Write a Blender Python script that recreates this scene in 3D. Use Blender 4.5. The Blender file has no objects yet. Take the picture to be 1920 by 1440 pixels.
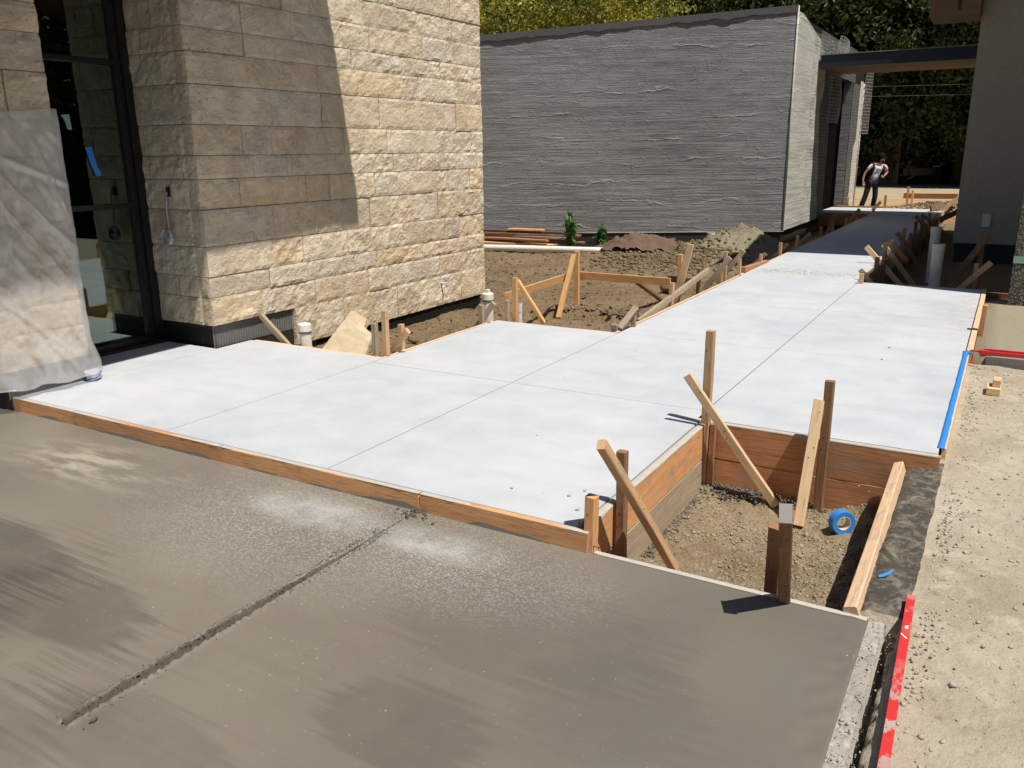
import bpy, bmesh, math, random
import numpy as np
from mathutils import Vector, Matrix, noise
S = bpy.context.scene
COL = S.collection
random.seed(7)
RNG = np.random.default_rng(11)
R = math.radians

# ------------------------------------------------------------------ camera, world, sun, exposure
cam = bpy.data.cameras.new('camera'); camo = bpy.data.objects.new('camera', cam); COL.objects.link(camo)
RT = Vector((0.8623842, 0.5061086, -0.0121473)); UP = Vector((-0.1259762, 0.2377734, 0.9631167)); FW = Vector((-0.4903300, 0.8290464, -0.2688097))
m = Matrix((RT, UP, -FW)).transposed().to_4x4(); m.translation = (0, 0, 1.6)
camo.matrix_world = m
cam.sensor_width = 36; cam.lens = 1560.22 / 1920 * 36; cam.clip_end = 600; cam.clip_start = .05
S.camera = camo
SUNV = Vector((.96, -.28, 2.25)).normalized()
w = bpy.data.worlds.new('World'); S.world = w; w.use_nodes = True
nt = w.node_tree; nt.nodes.clear()
sky = nt.nodes.new('ShaderNodeTexSky'); sky.sky_type = 'NISHITA'; sky.sun_disc = False
sky.sun_elevation = math.asin(SUNV.z); sky.sun_rotation = math.atan2(SUNV.x, SUNV.y)
bg = nt.nodes.new('ShaderNodeBackground'); bg.inputs[1].default_value = .05
ow = nt.nodes.new('ShaderNodeOutputWorld')
nt.links.new(sky.outputs[0], bg.inputs[0]); nt.links.new(bg.outputs[0], ow.inputs[0])
sl = bpy.data.lights.new('sun', 'SUN'); sl.energy = 4.6; sl.angle = R(.55); sl.color = (1, .955, .88)
so = bpy.data.objects.new('sun', sl); COL.objects.link(so)
so.rotation_euler = SUNV.to_track_quat('Z', 'Y').to_euler(); so.location = (5, -2, 12)
S.view_settings.view_transform = 'Standard'; S.view_settings.look = 'None'
S.view_settings.exposure = .16; S.view_settings.gamma = 1; S.view_settings.use_curve_mapping = False
S.render.resolution_x = 1024; S.render.resolution_y = 768

# ------------------------------------------------------------------ node helpers
class NB:
    def __init__(s, name):
        s.m = bpy.data.materials.new(name); s.m.use_nodes = True; s.t = s.m.node_tree; s.t.nodes.clear()
        s.out = s.n('ShaderNodeOutputMaterial'); s.b = s.n('ShaderNodeBsdfPrincipled'); s.l(s.b, 0, s.out, 0)
        s.tc = s.n('ShaderNodeTexCoord'); s.geo = None
    def n(s, t, **k):
        x = s.t.nodes.new(t)
        for a, v in k.items(): setattr(x, a, v)
        return x
    def l(s, a, i, b, j): s.t.links.new(a.outputs[i], b.inputs[j])
    def k(s, a, i): return a.outputs[i]
    def set(s, sock, v):
        if isinstance(v, bpy.types.NodeSocket): s.t.links.new(v, sock)
        else: sock.default_value = v
    def co(s, scale=(1, 1, 1), world=False, rot=(0, 0, 0), loc=(0, 0, 0)):
        mp = s.n('ShaderNodeMapping'); mp.inputs['Scale'].default_value = scale; mp.inputs['Rotation'].default_value = rot
        mp.inputs['Location'].default_value = loc
        if world:
            g = s.n('ShaderNodeNewGeometry'); s.t.links.new(g.outputs['Position'], mp.inputs[0])
        else: s.t.links.new(s.tc.outputs['Object'], mp.inputs[0])
        return mp.outputs[0]
    def noise(s, vec, scale=5, detail=5, rough=.55, dist=0):
        x = s.n('ShaderNodeTexNoise'); x.inputs['Scale'].default_value = scale; x.inputs['Detail'].default_value = detail
        x.inputs['Roughness'].default_value = rough; x.inputs['Distortion'].default_value = dist
        s.t.links.new(vec, x.inputs['Vector']); return x.outputs['Fac']
    def vor(s, vec, scale=5, feat='F1', out='Distance'):
        x = s.n('ShaderNodeTexVoronoi', feature=feat); x.inputs['Scale'].default_value = scale
        s.t.links.new(vec, x.inputs['Vector']); return x.outputs[out]
    def ramp(s, fac, stops, interp='LINEAR'):
        x = s.n('ShaderNodeValToRGB'); x.color_ramp.interpolation = interp
        e = x.color_ramp.elements
        while len(e) < len(stops): e.new(.5)
        for i, (p, c) in enumerate(stops):
            e[i].position = p; e[i].color = (c, c, c, 1) if isinstance(c, (int, float)) else (*c, 1)
        s.set(x.inputs[0], fac); return x.outputs[0]
    def mix(s, fac, a, b, mode='MIX'):
        x = s.n('ShaderNodeMix', data_type='RGBA', blend_type=mode)
        s.set(x.inputs[0], fac)
        for sk, v in ((x.inputs[6], a), (x.inputs[7], b)):
            if isinstance(v, tuple): sk.default_value = (*v, 1)
            elif isinstance(v, (int, float)): sk.default_value = (v, v, v, 1)
            else: s.t.links.new(v, sk)
        return x.outputs[2]
    def math(s, op, a, b=0, c=0):
        x = s.n('ShaderNodeMath', operation=op); s.set(x.inputs[0], a); s.set(x.inputs[1], b); s.set(x.inputs[2], c); return x.outputs[0]
    def xyz(s, vec): x = s.n('ShaderNodeSeparateXYZ'); s.t.links.new(vec, x.inputs[0]); return x.outputs
    def bump(s, h, strength=.5, dist=.01, nrm=None):
        x = s.n('ShaderNodeBump'); x.inputs['Strength'].default_value = strength; x.inputs['Distance'].default_value = dist
        s.set(x.inputs['Height'], h)
        if nrm: s.t.links.new(nrm, x.inputs['Normal'])
        return x.outputs[0]
    def rnd(s): x = s.n('ShaderNodeObjectInfo'); return x.outputs['Random']
    def fin(s, color, rough=.8, nrm=None, spec=.3, metal=0):
        b = s.b
        if isinstance(color, tuple): b.inputs['Base Color'].default_value = (*color, 1)
        else: s.t.links.new(color, b.inputs['Base Color'])
        s.set(b.inputs['Roughness'], rough); b.inputs['Specular IOR Level'].default_value = spec; b.inputs['Metallic'].default_value = metal
        if nrm: s.t.links.new(nrm, b.inputs['Normal'])
        return s.m
def blob(B, vec, cx, cy, rx, ry):
    """soft mask 1 inside an ellipse at a place in the scene (a stain of its own shape)"""
    o = B.xyz(vec)
    dx = B.math('DIVIDE', B.math('SUBTRACT', o[0], cx), rx); dy = B.math('DIVIDE', B.math('SUBTRACT', o[1], cy), ry)
    d = B.math('SQRT', B.math('ADD', B.math('MULTIPLY', dx, dx), B.math('MULTIPLY', dy, dy)))
    return B.ramp(d, [(.25, 1.), (1., 0.)])

# ------------------------------------------------------------------ materials
M = {}
def plain(n, c, rough=.6, spec=.4, metal=0, nb=0):
    B = NB(n); v = B.co(world=True)
    a = B.noise(v, 18, 5); col = B.mix(a, tuple(x * .8 for x in c), tuple(min(1, x * 1.15) for x in c))
    M[n] = B.fin(col, rough, B.bump(B.noise(v, 60, 3), .25, .004) if nb else None, spec, metal); return M[n]
def wood(n, c1, c2, cement=.25, grey=.2):
    B = NB(n); r = B.rnd(); o = B.co(); 
    off = B.n('ShaderNodeVectorMath', operation='ADD'); B.t.links.new(o, off.inputs[0])
    cb = B.n('ShaderNodeCombineXYZ'); 
    for i in range(3): B.t.links.new(B.math('MULTIPLY', r, 37. + i * 11), cb.inputs[i])
    B.t.links.new(cb.outputs[0], off.inputs[1]); v0 = off.outputs[0]
    mp = B.n('ShaderNodeMapping'); mp.inputs['Scale'].default_value = (1.1, 22, 22); B.t.links.new(v0, mp.inputs[0]); g = mp.outputs[0]
    n1 = B.noise(g, 2.2, 6, .6, .6); wv = B.noise(g, 7, 4, .6)
    col = B.mix(B.ramp(n1, [(.3, 0.), (.7, 1.)]), c1, c2)
    dk = tuple(x * .45 for x in c1)
    col = B.mix(B.ramp(wv, [(.52, 0.), (.72, .75)]), col, dk)
    hs = B.n('ShaderNodeHueSaturation'); hs.inputs['Saturation'].default_value = .94
    B.t.links.new(col, hs.inputs['Color']); B.t.links.new(B.math('MULTIPLY_ADD', r, .45, .78), hs.inputs['Value']); col = hs.outputs[0]
    kn = B.ramp(B.vor(v0, 5.5), [(.0, 1.), (.055, .0)]); col = B.mix(kn, col, tuple(x * .22 for x in c1))
    ce = B.ramp(B.noise(v0, 6, 6, .65), [(.62 - cement * .2, 0.), (.7 - cement * .2, 1.)]); col = B.mix(B.math('MULTIPLY', ce, cement * 1.5 if cement < .6 else .9), col, (.30, .28, .25))
    M[n] = B.fin(col, .75, B.bump(B.math('ADD', wv, B.math('MULTIPLY', n1, .6)), .35, .003), .25)
wood('wood_fresh', (.70, .36, .125), (.80, .47, .19), .03)
wood('wood_orange', (.62, .275, .095), (.74, .385, .16), .3)
wood('wood_board', (.46, .19, .07), (.57, .265, .105), .22)
wood('wood_tan', (.50, .295, .14), (.64, .40, .21), .38)
wood('wood_pale', (.70, .46, .235), (.80, .57, .33), .12)
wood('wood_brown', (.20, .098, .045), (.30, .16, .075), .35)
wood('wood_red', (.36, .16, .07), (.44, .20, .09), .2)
wood('wood_gray', (.33, .25, .165), (.44, .34, .23), .25)
wood('wood_peach', (.74, .47, .27), (.78, .54, .34), .3)
wood('wood_dark', (.09, .06, .045), (.15, .10, .075), .2)

def concrete_white():
    B = NB('white_concrete'); v = B.co(world=True)
    a = B.noise(v, .9, 6, .6, .6); b = B.noise(v, 3.2, 6, .65, .3); f = B.noise(v, 70, 4, .6)
    col = B.mix(B.ramp(a, [(.33, 0.), (.66, 1.)]), (.43, .455, .49), (.525, .545, .57))
    col = B.mix(B.ramp(b, [(.35, .0), (.75, .55)]), col, (.62, .625, .635))
    st = B.noise(B.co((.5, 2.6, 1), True), 2.2, 6, .6); col = B.mix(B.ramp(st, [(.5, 0.), (.7, .32)]), col, (.42, .435, .465))
    sp = B.noise(B.co((1, 1.6, 1), True), 26, 3, .5); col = B.mix(B.ramp(sp, [(.73, 0.), (.77, .6)]), col, (.33, .31, .29))
    dirt = B.math('MULTIPLY', blob(B, v, -2.2, 11.55, 1.1, .45), B.ramp(B.noise(v, 13, 6, .7), [(.5, 0.), (.58, 1.)])); col = B.mix(B.math('MULTIPLY', dirt, .8), col, (.36, .32, .26))
    dt2 = B.math('MULTIPLY', blob(B, v, -.25, 9.3, .3, 1.9), B.ramp(B.noise(v, 9, 6, .7), [(.42, 0.), (.6, .8)])); col = B.mix(dt2, col, (.44, .42, .40))
    h = B.math('ADD', B.noise(v, 5, 4), B.math('MULTIPLY', f, .18))
    M['white_concrete'] = B.fin(col, .72, B.bump(h, .22, .006), .3)
concrete_white()

def wet_concrete():
    B = NB('wet_concrete'); v = B.co(world=True); s = B.co((.6, 24, 1), True, rot=(0, 0, R(1.5)))
    a = B.noise(v, .8, 5, .55, .4); st = B.noise(s, 1.7, 6, .62)
    col = B.mix(B.ramp(a, [(.3, 0.), (.7, 1.)]), (.165, .142, .113), (.222, .194, .153))
    col = B.mix(B.ramp(B.noise(v, 2.1, 4), [(.45, 0.), (.65, .55)]), col, (.205, .19, .148))
    # broom streaks, strongest at the left and the bottom
    sm = B.math('MULTIPLY', B.ramp(st, [(.50, 0.), (.54, 1.)]), B.ramp(B.noise(v, 1.3, 3), [(.42, 0.), (.55, 1.)]))
    lm = blob(B, v, -3.35, 1.35, 1.25, .85); col = B.mix(B.math('MULTIPLY', B.math('MULTIPLY', sm, lm), .75), col, (.095, .08, .06))
    col = B.mix(B.math('MULTIPLY', sm, .09), col, (.12, .105, .08))
    for cx, cy, rx, ry, k in ((-3.85, 1.75, .75, .26, .8), (-3.0, 1.6, .6, .26, .62), (-1.42, 1.70, .36, .24, .45), (-3.6, 1.3, .8, .3, .6), (-.9, 2.1, .4, .35, .25), (-1.35, 2.35, .75, .4, .3), (-2.1, 1.25, .5, .2, .35), (-2.6, 1.0, .5, .25, .4)):
        dm = B.math('MULTIPLY', B.ramp(B.math('ADD', blob(B, v, cx, cy, rx * 1.25, ry * 1.3), B.math('MULTIPLY_ADD', B.noise(s, 1.4, 6, .6), .9, -.45)), [(.42, 0.), (.62, 1.)]), B.ramp(B.noise(v, 5, 6, .6), [(.3, .5), (.6, .85)])); col = B.mix(B.math('MULTIPLY', dm, k), col, (.085, .075, .060))
    right = B.ramp(B.math('MULTIPLY_ADD', B.xyz(v)[0], .4, 1.0), [(.25, 0.), (.85, 1.)]); col = B.mix(B.math('MULTIPLY', right, .45), col, (.110, .100, .083))
    # pale brushed dry film
    fm = B.math('MULTIPLY', blob(B, v, -4.35, 2.62, .85, .32), B.ramp(B.noise(B.co((1, 4, 1), True), 3.2, 6, .62), [(.44, 0.), (.6, 1.)])); col = B.mix(B.math('MULTIPLY', fm, .7), col, (.44, .39, .32))
    # white curing overspray in specks
    spk = B.ramp(B.noise(B.co((1, 1.9, 1), True), 95, 2, .6), [(.50, 0.), (.60, 1.)]); spk2 = B.ramp(B.noise(v, 85, 2, .5), [(.72, 0.), (.76, 1.)])
    zone = B.math('MAXIMUM', blob(B, v, -2.75, 2.62, 1.3, .72), blob(B, v, -1.95, 2.65, .95, .5))
    ww = B.math('MAXIMUM', blob(B, v, -2.05, 2.74, .42, .17), blob(B, v, -2.75, 2.75, .5, .2))
    col = B.mix(B.math('MULTIPLY', B.math('MULTIPLY', spk, zone), .5), col, (.52, .505, .475))
    col = B.mix(B.math('MULTIPLY', ww, B.ramp(B.noise(v, 8, 5), [(.3, .1), (.65, .62)])), col, (.55, .55, .55))
    col = B.mix(B.math('MULTIPLY', spk2, B.math('MULTIPLY_ADD', blob(B, v, -2.3, 2.2, 2.0, 1.1), .5, .02)), col, (.75, .72, .66))
    o = B.xyz(v); gx_ = B.math('ABSOLUTE', B.math('SUBTRACT', B.math('ADD', o[0], 2.33), B.math('MULTIPLY_ADD', B.noise(v, 30, 4), .02, -.01)))   # torn paste in the groove is wetter and darker
    wd_ = B.math('MULTIPLY_ADD', B.ramp(B.math('MULTIPLY', o[1], .25), [(.46, 1.), (.66, 0.)]), .017, .008)
    gm = B.math('MULTIPLY', B.math('LESS_THAN', gx_, wd_), B.math('GREATER_THAN', o[1], 1.19)); gm = B.math('MULTIPLY', gm, B.ramp(B.noise(v, 45, 5, .7), [(.3, 1.), (.72, .45)])); col = B.mix(gm, col, (.075, .062, .046))
    h = B.math('ADD', B.noise(v, 5, 4), B.math('MULTIPLY', B.noise(v, 120, 3), .08)); h = B.math('ADD', h, B.math('MULTIPLY', st, .2)); h = B.math('ADD', h, B.math('MULTIPLY', B.math('MULTIPLY', gm, B.noise(v, 70, 5, .7)), 2.5))
    M['wet_concrete'] = B.fin(col, B.ramp(a, [(.3, .42), (.7, .6)]), B.bump(h, .25, .006), .35)
wet_concrete()

def stone(n, tint=1.):
    B = NB(n); r = B.rnd(); v = B.co(world=True)
    base = B.ramp(r, [(0., (.66, .53, .37)), (.15, (.79, .65, .46)), (.32, (.66, .58, .47)), (.5, (.79, .645, .45)), (.66, (.74, .65, .53)), (.80, (.82, .70, .52)), (.93, (.80, .61, .37)), (1., (.60, .51, .39))])
    a = B.noise(v, 5, 6, .6, .5); col = B.mix(B.ramp(a, [(.35, 0.), (.7, .6)]), base, (.83, .72, .555))
    b = B.noise(v, 2.3, 5, .6); col = B.mix(B.ramp(b, [(.5, 0.), (.68, .45)]), col, (.55, .42, .26))
    pits = B.ramp(B.noise(v, 34, 6, .75), [(.33, .8), (.42, 0.)]); pits = B.math('MULTIPLY', pits, B.ramp(B.noise(v, 6, 4), [(.42, 0.), (.6, 1.)])); col = B.mix(pits, col, (.30, .23, .15))
    ck = B.noise(B.co((1, .8, 1.2), True, rot=(.6, 0, 0)), 24, 8, .72, .5); zone = B.ramp(B.noise(v, 4.2, 4, .6), [(.36, .25), (.58, 1.)]); crv = B.math('MULTIPLY', B.ramp(ck, [(.34, 1.), (.44, 0.)]), zone); col = B.mix(B.math('MULTIPLY', crv, .6), col, (.36, .27, .17)); h = B.math('MULTIPLY', ck, zone); h = B.math('ADD', h, B.math('MULTIPLY', B.noise(v, 90, 5, .7), .22))  # crevice shade put into the colour: low chisel marks go darker tan
    M[n] = B.fin(col, .88, B.bump(h, 1., .030), .15)
stone('limestone')

def stucco(n, c1, c2, k=1.):
    B = NB(n); v = B.co(world=True)
    tr = B.noise(B.co((.35, .35, 9), True), 1.6, 7, .62, .35); fine = B.noise(B.co((1.3, 1.3, 26), True), 2.6, 5, .65, .2)
    # long wandering trowel laps between the passes
    z = B.xyz(v)[2]; wob = B.math('MULTIPLY', B.noise(B.co((.4, .4, 1.3), True), 1.2, 5, .62), .9)
    lap = B.math('PINGPONG', B.math('ADD', z, wob), .23); ridge = B.ramp(lap, [(0., 1.), (.028, 0.)])
    ridge = B.math('MULTIPLY', ridge, B.ramp(B.noise(B.co((.8, .8, 2), True), 1.3, 3), [(.47, 0.), (.6, 1.)]))
    lum = B.noise(v, 6, 6, .7, .8); lump = B.ramp(lum, [(.55, 0.), (.7, 1.)])
    col = B.mix(B.noise(v, 1.1, 5), c1, c2); col = B.mix(B.ramp(tr, [(.38, .5), (.54, 0.)]), col, tuple(x * .55 for x in c1)); col = B.mix(B.ramp(B.noise(v, .55, 5, .6), [(.42, 0.), (.62, .45)]), col, (c1[0] * .75, c1[1] * .72, c1[2] * .72)); col = B.mix(B.math('MULTIPLY', ridge, .5), col, tuple(min(1, x * 1.35) for x in c2)); col = B.mix(B.ramp(B.noise(v, 40, 5, .75), [(.32, .5), (.45, 0.)]), col, tuple(x * .4 for x in c1))  # relief shading put into the colour: hollows darker, laps lighter
    col = B.mix(B.ramp(fine, [(.56, 0.), (.7, .3)]), col, tuple(min(1, x * 1.35) for x in c2))
    low = B.ramp(B.math('ADD', B.math('MULTIPLY', z, .25), B.math('MULTIPLY', B.noise(v, .5, 4), .5)), [(.45, 1.), (1., .35)])
    h = B.math('ADD', B.math('MULTIPLY', B.math('MULTIPLY', tr, low), 1.0), B.math('MULTIPLY', fine, .45)); h = B.math('ADD', h, B.math('MULTIPLY', ridge, .55)); h = B.math('ADD', h, B.math('MULTIPLY', lump, .3)); h = B.math('ADD', h, B.math('MULTIPLY', B.noise(v, 34, 6, .75), .35))
    M[n] = B.fin(col, .9, B.bump(h, 1., .03 * k), .1)
stucco('stucco_grey', (.25, .248, .248), (.36, .355, .35), .95)
stucco('stucco_light', (.56, .545, .49), (.70, .68, .61), .4)
plain('stucco_smooth', (.40, .37, .31), .9, .1, nb=1)

def dirt(n, c1, c2, c3, k=.02, sc=1.):
    B = NB(n); v = B.co(world=True)
    a = B.noise(v, 1.2 * sc, 7, .65, .3); b = B.noise(v, 14 * sc, 8, .7); c = B.vor(v, 45 * sc)
    col = B.mix(B.ramp(a, [(.35, 0.), (.65, 1.)]), c1, c2); col = B.mix(B.ramp(b, [(.5, 0.), (.7, .7)]), col, c3)
    col = B.mix(B.ramp(b, [(.28, .6), (.42, 0.)]), col, tuple(x * .5 for x in c1))
    h = B.math('ADD', b, B.math('MULTIPLY', c, .35)); h = B.math('ADD', h, B.math('MULTIPLY', B.noise(v, 60 * sc, 4), .3))
    M[n] = B.fin(col, .95, B.bump(h, 1., k), .1)
dirt('dirt_brown', (.215, .155, .088), (.30, .225, .135), (.36, .285, .18), .05)
dirt('dirt_pit', (.235, .175, .105), (.33, .26, .165), (.40, .335, .235), .03)
dirt('dirt_green', (.235, .225, .15), (.30, .285, .19), (.34, .32, .22), .02)
dirt('dirt_orange', (.42, .27, .13), (.50, .35, .18), (.52, .40, .25), .03)
dirt('sandy', (.36, .28, .18), (.43, .345, .235), (.47, .39, .28), .004)
dirt('crumb', (.30, .27, .225), (.44, .41, .36), (.56, .53, .48), .012)
dirt('rock_pale', (.40, .36, .29), (.50, .45, .37), (.55, .51, .44), .01)
dirt('rock_pit', (.28, .225, .15), (.38, .32, .23), (.46, .41, .32), .01)
dirt('rock_brown', (.15, .108, .066), (.22, .165, .105), (.28, .22, .15), .01)
dirt('asphalt', (.16, .145, .125), (.22, .20, .17), (.26, .23, .19), .006)
def yard_mat():
    B = NB('yard_dirt'); v = B.co(world=True)
    a = B.noise(v, 1.3, 7, .65, .3); b = B.noise(v, 13, 8, .7)
    col = B.mix(B.ramp(a, [(.35, 0.), (.65, 1.)]), (.17, .118, .068), (.25, .182, .108)); col = B.mix(B.ramp(b, [(.5, 0.), (.7, .7)]), col, (.31, .24, .155))
    col = B.mix(B.ramp(b, [(.28, .6), (.42, 0.)]), col, (.10, .07, .042))
    gm = B.math('MAXIMUM', blob(B, v, -4.2, 15.9, 1.5, 4.5), blob(B, v, -3.5, 7.6, .9, .7)); gm = B.math('MAXIMUM', gm, blob(B, v, -4.75, 5.4, .8, .4))
    gm = B.math('MULTIPLY', gm, B.ramp(B.noise(v, 2.4, 4), [(.32, .4), (.55, 1.)])); col = B.mix(B.math('MULTIPLY', gm, .85), col, B.mix(b, (.23, .215, .145), (.34, .32, .225)))
    h = B.math('ADD', b, B.math('MULTIPLY', B.vor(v, 30), .4))
    M['yard_dirt'] = B.fin(col, .95, B.bump(h, 1., .04), .1)
yard_mat()
def rough_mat():
    B = NB('rough_concrete'); v = B.co(world=True)
    a = B.noise(v, 1.6, 7, .65, .4); b = B.noise(v, 22, 7, .7); c = B.noise(v, 5, 6, .7)
    col = B.mix(B.ramp(a, [(.35, 0.), (.65, 1.)]), (.355, .305, .22), (.47, .41, .315)); col = B.mix(B.ramp(c, [(.5, 0.), (.66, .8)]), col, (.53, .475, .38))
    col = B.mix(B.ramp(b, [(.32, .7), (.43, 0.)]), col, (.19, .16, .12))
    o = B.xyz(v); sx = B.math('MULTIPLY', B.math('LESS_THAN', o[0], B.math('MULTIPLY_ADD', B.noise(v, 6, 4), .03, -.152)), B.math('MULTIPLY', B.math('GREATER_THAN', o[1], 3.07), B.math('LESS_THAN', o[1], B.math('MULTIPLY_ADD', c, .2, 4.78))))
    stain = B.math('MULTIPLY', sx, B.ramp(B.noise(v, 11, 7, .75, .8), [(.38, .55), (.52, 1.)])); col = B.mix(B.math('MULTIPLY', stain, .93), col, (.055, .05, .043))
    s2 = B.math('MULTIPLY', blob(B, v, .55, 4.3, .5, 1.2), B.ramp(c, [(.5, 0.), (.6, .5)])); col = B.mix(s2, col, (.24, .215, .17))
    h = B.math('ADD', b, B.math('MULTIPLY', c, 1.5)); h = B.math('ADD', h, B.math('MULTIPLY', B.noise(v, 70, 4), .3))
    M['rough_concrete'] = B.fin(col, .93, B.bump(h, .9, .016), .15)
rough_mat()
plain('joint_dark', (.13, .125, .12), .9, .1)
plain('fresh_grey', (.33, .295, .215), .5, .3, nb=1)
plain('form_grey', (.26, .26, .24), .7, .3, nb=1)
plain('cement_grey', (.27, .25, .22), .85, .2, nb=1)
plain('cement_white', (.50, .465, .41), .85, .2, nb=1)
plain('cement_damp', (.15, .13, .105), .85, .2, nb=1)
plain('wire_dark', (.16, .16, .15), .5, .4)
plain('cement_dark', (.11, .10, .085), .8, .3, nb=1)
plain('frame_black', (.012, .012, .013), .35, .5)
plain('paper_black', (.018, .017, .017), .8, .2, nb=1)
plain('membrane_black', (.028, .026, .025), .6, .4, nb=1)
plain('fascia_blue_black', (.018, .024, .030), .5, .4)
plain('soffit_tan', (.22, .145, .085), .8, .2)
plain('lath_wire', (.42, .42, .40), .5, .5, .3)
plain('pvc_white', (.78, .75, .68), .4, .4)
plain('pvc_rubber', (.12, .12, .12), .5)
plain('tape_blue', (.035, .25, .72), .6, .3)
plain('tape_teal', (.25, .42, .35), .6, .3)
plain('cardboard', (.62, .55, .46), .8, .2)
plain('red_paint', (.62, .035, .03), .45, .4)
plain('white_paint', (.75, .74, .7), .7, .3)
plain('cable_grey', (.66, .66, .66), .5, .4)
plain('cable_blue', (.25, .28, .45), .5, .4)
plain('burlap', (.165, .105, .075), .95, .1, nb=1)
plain('interior_dark', (.035, .034, .032), .9, .1)
plain('interior_grey', (.05, .05, .047), .9, .1)
plain('trunk_bark', (.085, .06, .042), .95, .1, nb=1)
plain('skin', (.42, .22, .14), .5, .4); plain('hair_black', (.008, .007, .007), .8, .1); plain('shirt_white', (.78, .77, .80), .85, .2)
plain('pants_black', (.022, .024, .028), .85, .2); plain('strap_navy', (.018, .018, .04), .8, .2); plain('shoe_dark', (.03, .028, .028), .6)
plain('print_grey', (.22, .21, .26), .85, .2); plain('glasses_dark', (.02, .018, .015), .15, .6)
plain('car_dark', (.03, .032, .036), .3, .6); plain('car_glass', (.012, .014, .016), .08, .7); plain('rubber', (.02, .02, .02), .8); plain('rim_grey', (.25, .25, .26), .4, .5, .6)
plain('straw', (.42, .30, .15), .9, .1); plain('bin_blue', (.03, .045, .09), .5); plain('fence_dark', (.035, .03, .025), .9, .1)
plain('flower_orange', (.85, .16, .04), .7)
def pebble():
    B = NB('pebble_dash'); v = B.co(world=True); vo = B.n('ShaderNodeTexVoronoi'); vo.inputs['Scale'].default_value = 75; B.t.links.new(v, vo.inputs['Vector'])
    hs = B.xyz(vo.outputs['Color'])[0]; col = B.ramp(hs, [(0., (.05, .047, .04)), (.5, (.13, .125, .105)), (.8, (.24, .22, .17)), (1., (.42, .37, .29))], 'CONSTANT')
    M['pebble_dash'] = B.fin(col, .8, B.bump(vo.outputs['Distance'], 1., .01), .3)
pebble()
def leaf(n, c1, c2, c3):
    B = NB(n); v = B.co(world=True); a = B.noise(v, .7, 5, .65); b = B.noise(v, 7, 3)
    col = B.mix(B.ramp(a, [(.38, 0.), (.62, 1.)]), c1, c2); col = B.mix(B.ramp(b, [(.5, 0.), (.7, .7)]), col, c3)
    B.b.inputs['Subsurface Weight'].default_value = 0
    B.fin(col, .55, None, .35)
    tr = B.n('ShaderNodeBsdfTranslucent'); B.t.links.new(col, tr.inputs[0]); mx = B.n('ShaderNodeMixShader'); mx.inputs[0].default_value = .3
    B.l(B.b, 0, mx, 1); B.l(tr, 0, mx, 2); B.l(mx, 0, B.out, 0); M[n] = B.m
leaf('leaf_dark', (.028, .048, .015), (.085, .12, .03), (.20, .23, .055))  # last colour puts lit highlights into the dark foliage
leaf('leaf_yellow', (.06, .095, .018), (.46, .42, .05), (.66, .52, .08))  # yellow stands for sunlit leaves, mixed into dark green by noise
leaf('leaf_mid', (.06, .10, .02), (.11, .16, .035), (.18, .22, .05))
leaf('leaf_weed', (.06, .14, .03), (.10, .22, .05), (.16, .28, .07))
def plastic():
    B = NB('plastic_sheet'); v = B.co(world=True)
    d = B.n('ShaderNodeBsdfDiffuse'); d.inputs[0].default_value = (.92, .91, .90, 1); t = B.n('ShaderNodeBsdfTranslucent'); t.inputs[0].default_value = (.8, .8, .8, 1)
    g = B.n('ShaderNodeBsdfGlossy'); g.inputs['Roughness'].default_value = .22; tp = B.n('ShaderNodeBsdfTransparent')
    bm = B.bump(B.noise(B.co((1, 1.6, .45), True, rot=(.5, 0, 0)), 5, 4, .5, 1.), .5, .02); 
    for x in (d, g): B.t.links.new(bm, x.inputs['Normal'])
    m1 = B.n('ShaderNodeMixShader'); m1.inputs[0].default_value = .25; B.l(d, 0, m1, 1); B.l(t, 0, m1, 2)
    m2 = B.n('ShaderNodeMixShader'); m2.inputs[0].default_value = .2; B.l(m1, 0, m2, 1); B.l(g, 0, m2, 2)
    m3 = B.n('ShaderNodeMixShader'); B.t.links.new(B.ramp(B.noise(v, 3, 4, .6, .5), [(.35, .42), (.65, .66)]), m3.inputs[0]); B.l(m2, 0, m3, 1); B.l(tp, 0, m3, 2)
    B.l(m3, 0, B.out, 0); M['plastic_sheet'] = B.m
plastic()
def glass():
    B = NB('window_glass'); g = B.n('ShaderNodeBsdfGlossy'); g.inputs['Roughness'].default_value = .01; g.inputs[0].default_value = (.85, .95, .9, 1)
    tp = B.n('ShaderNodeBsdfTransparent'); tp.inputs[0].default_value = (.55, .62, .58, 1); fr = B.n('ShaderNodeFresnel'); fr.inputs[0].default_value = 1.6
    mx = B.n('ShaderNodeMixShader'); B.t.links.new(B.math('MULTIPLY_ADD', fr.outputs[0], 1.6, .05), mx.inputs[0]); B.l(tp, 0, mx, 1); B.l(g, 0, mx, 2); B.l(mx, 0, B.out, 0); M['window_glass'] = B.m
glass()

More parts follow.
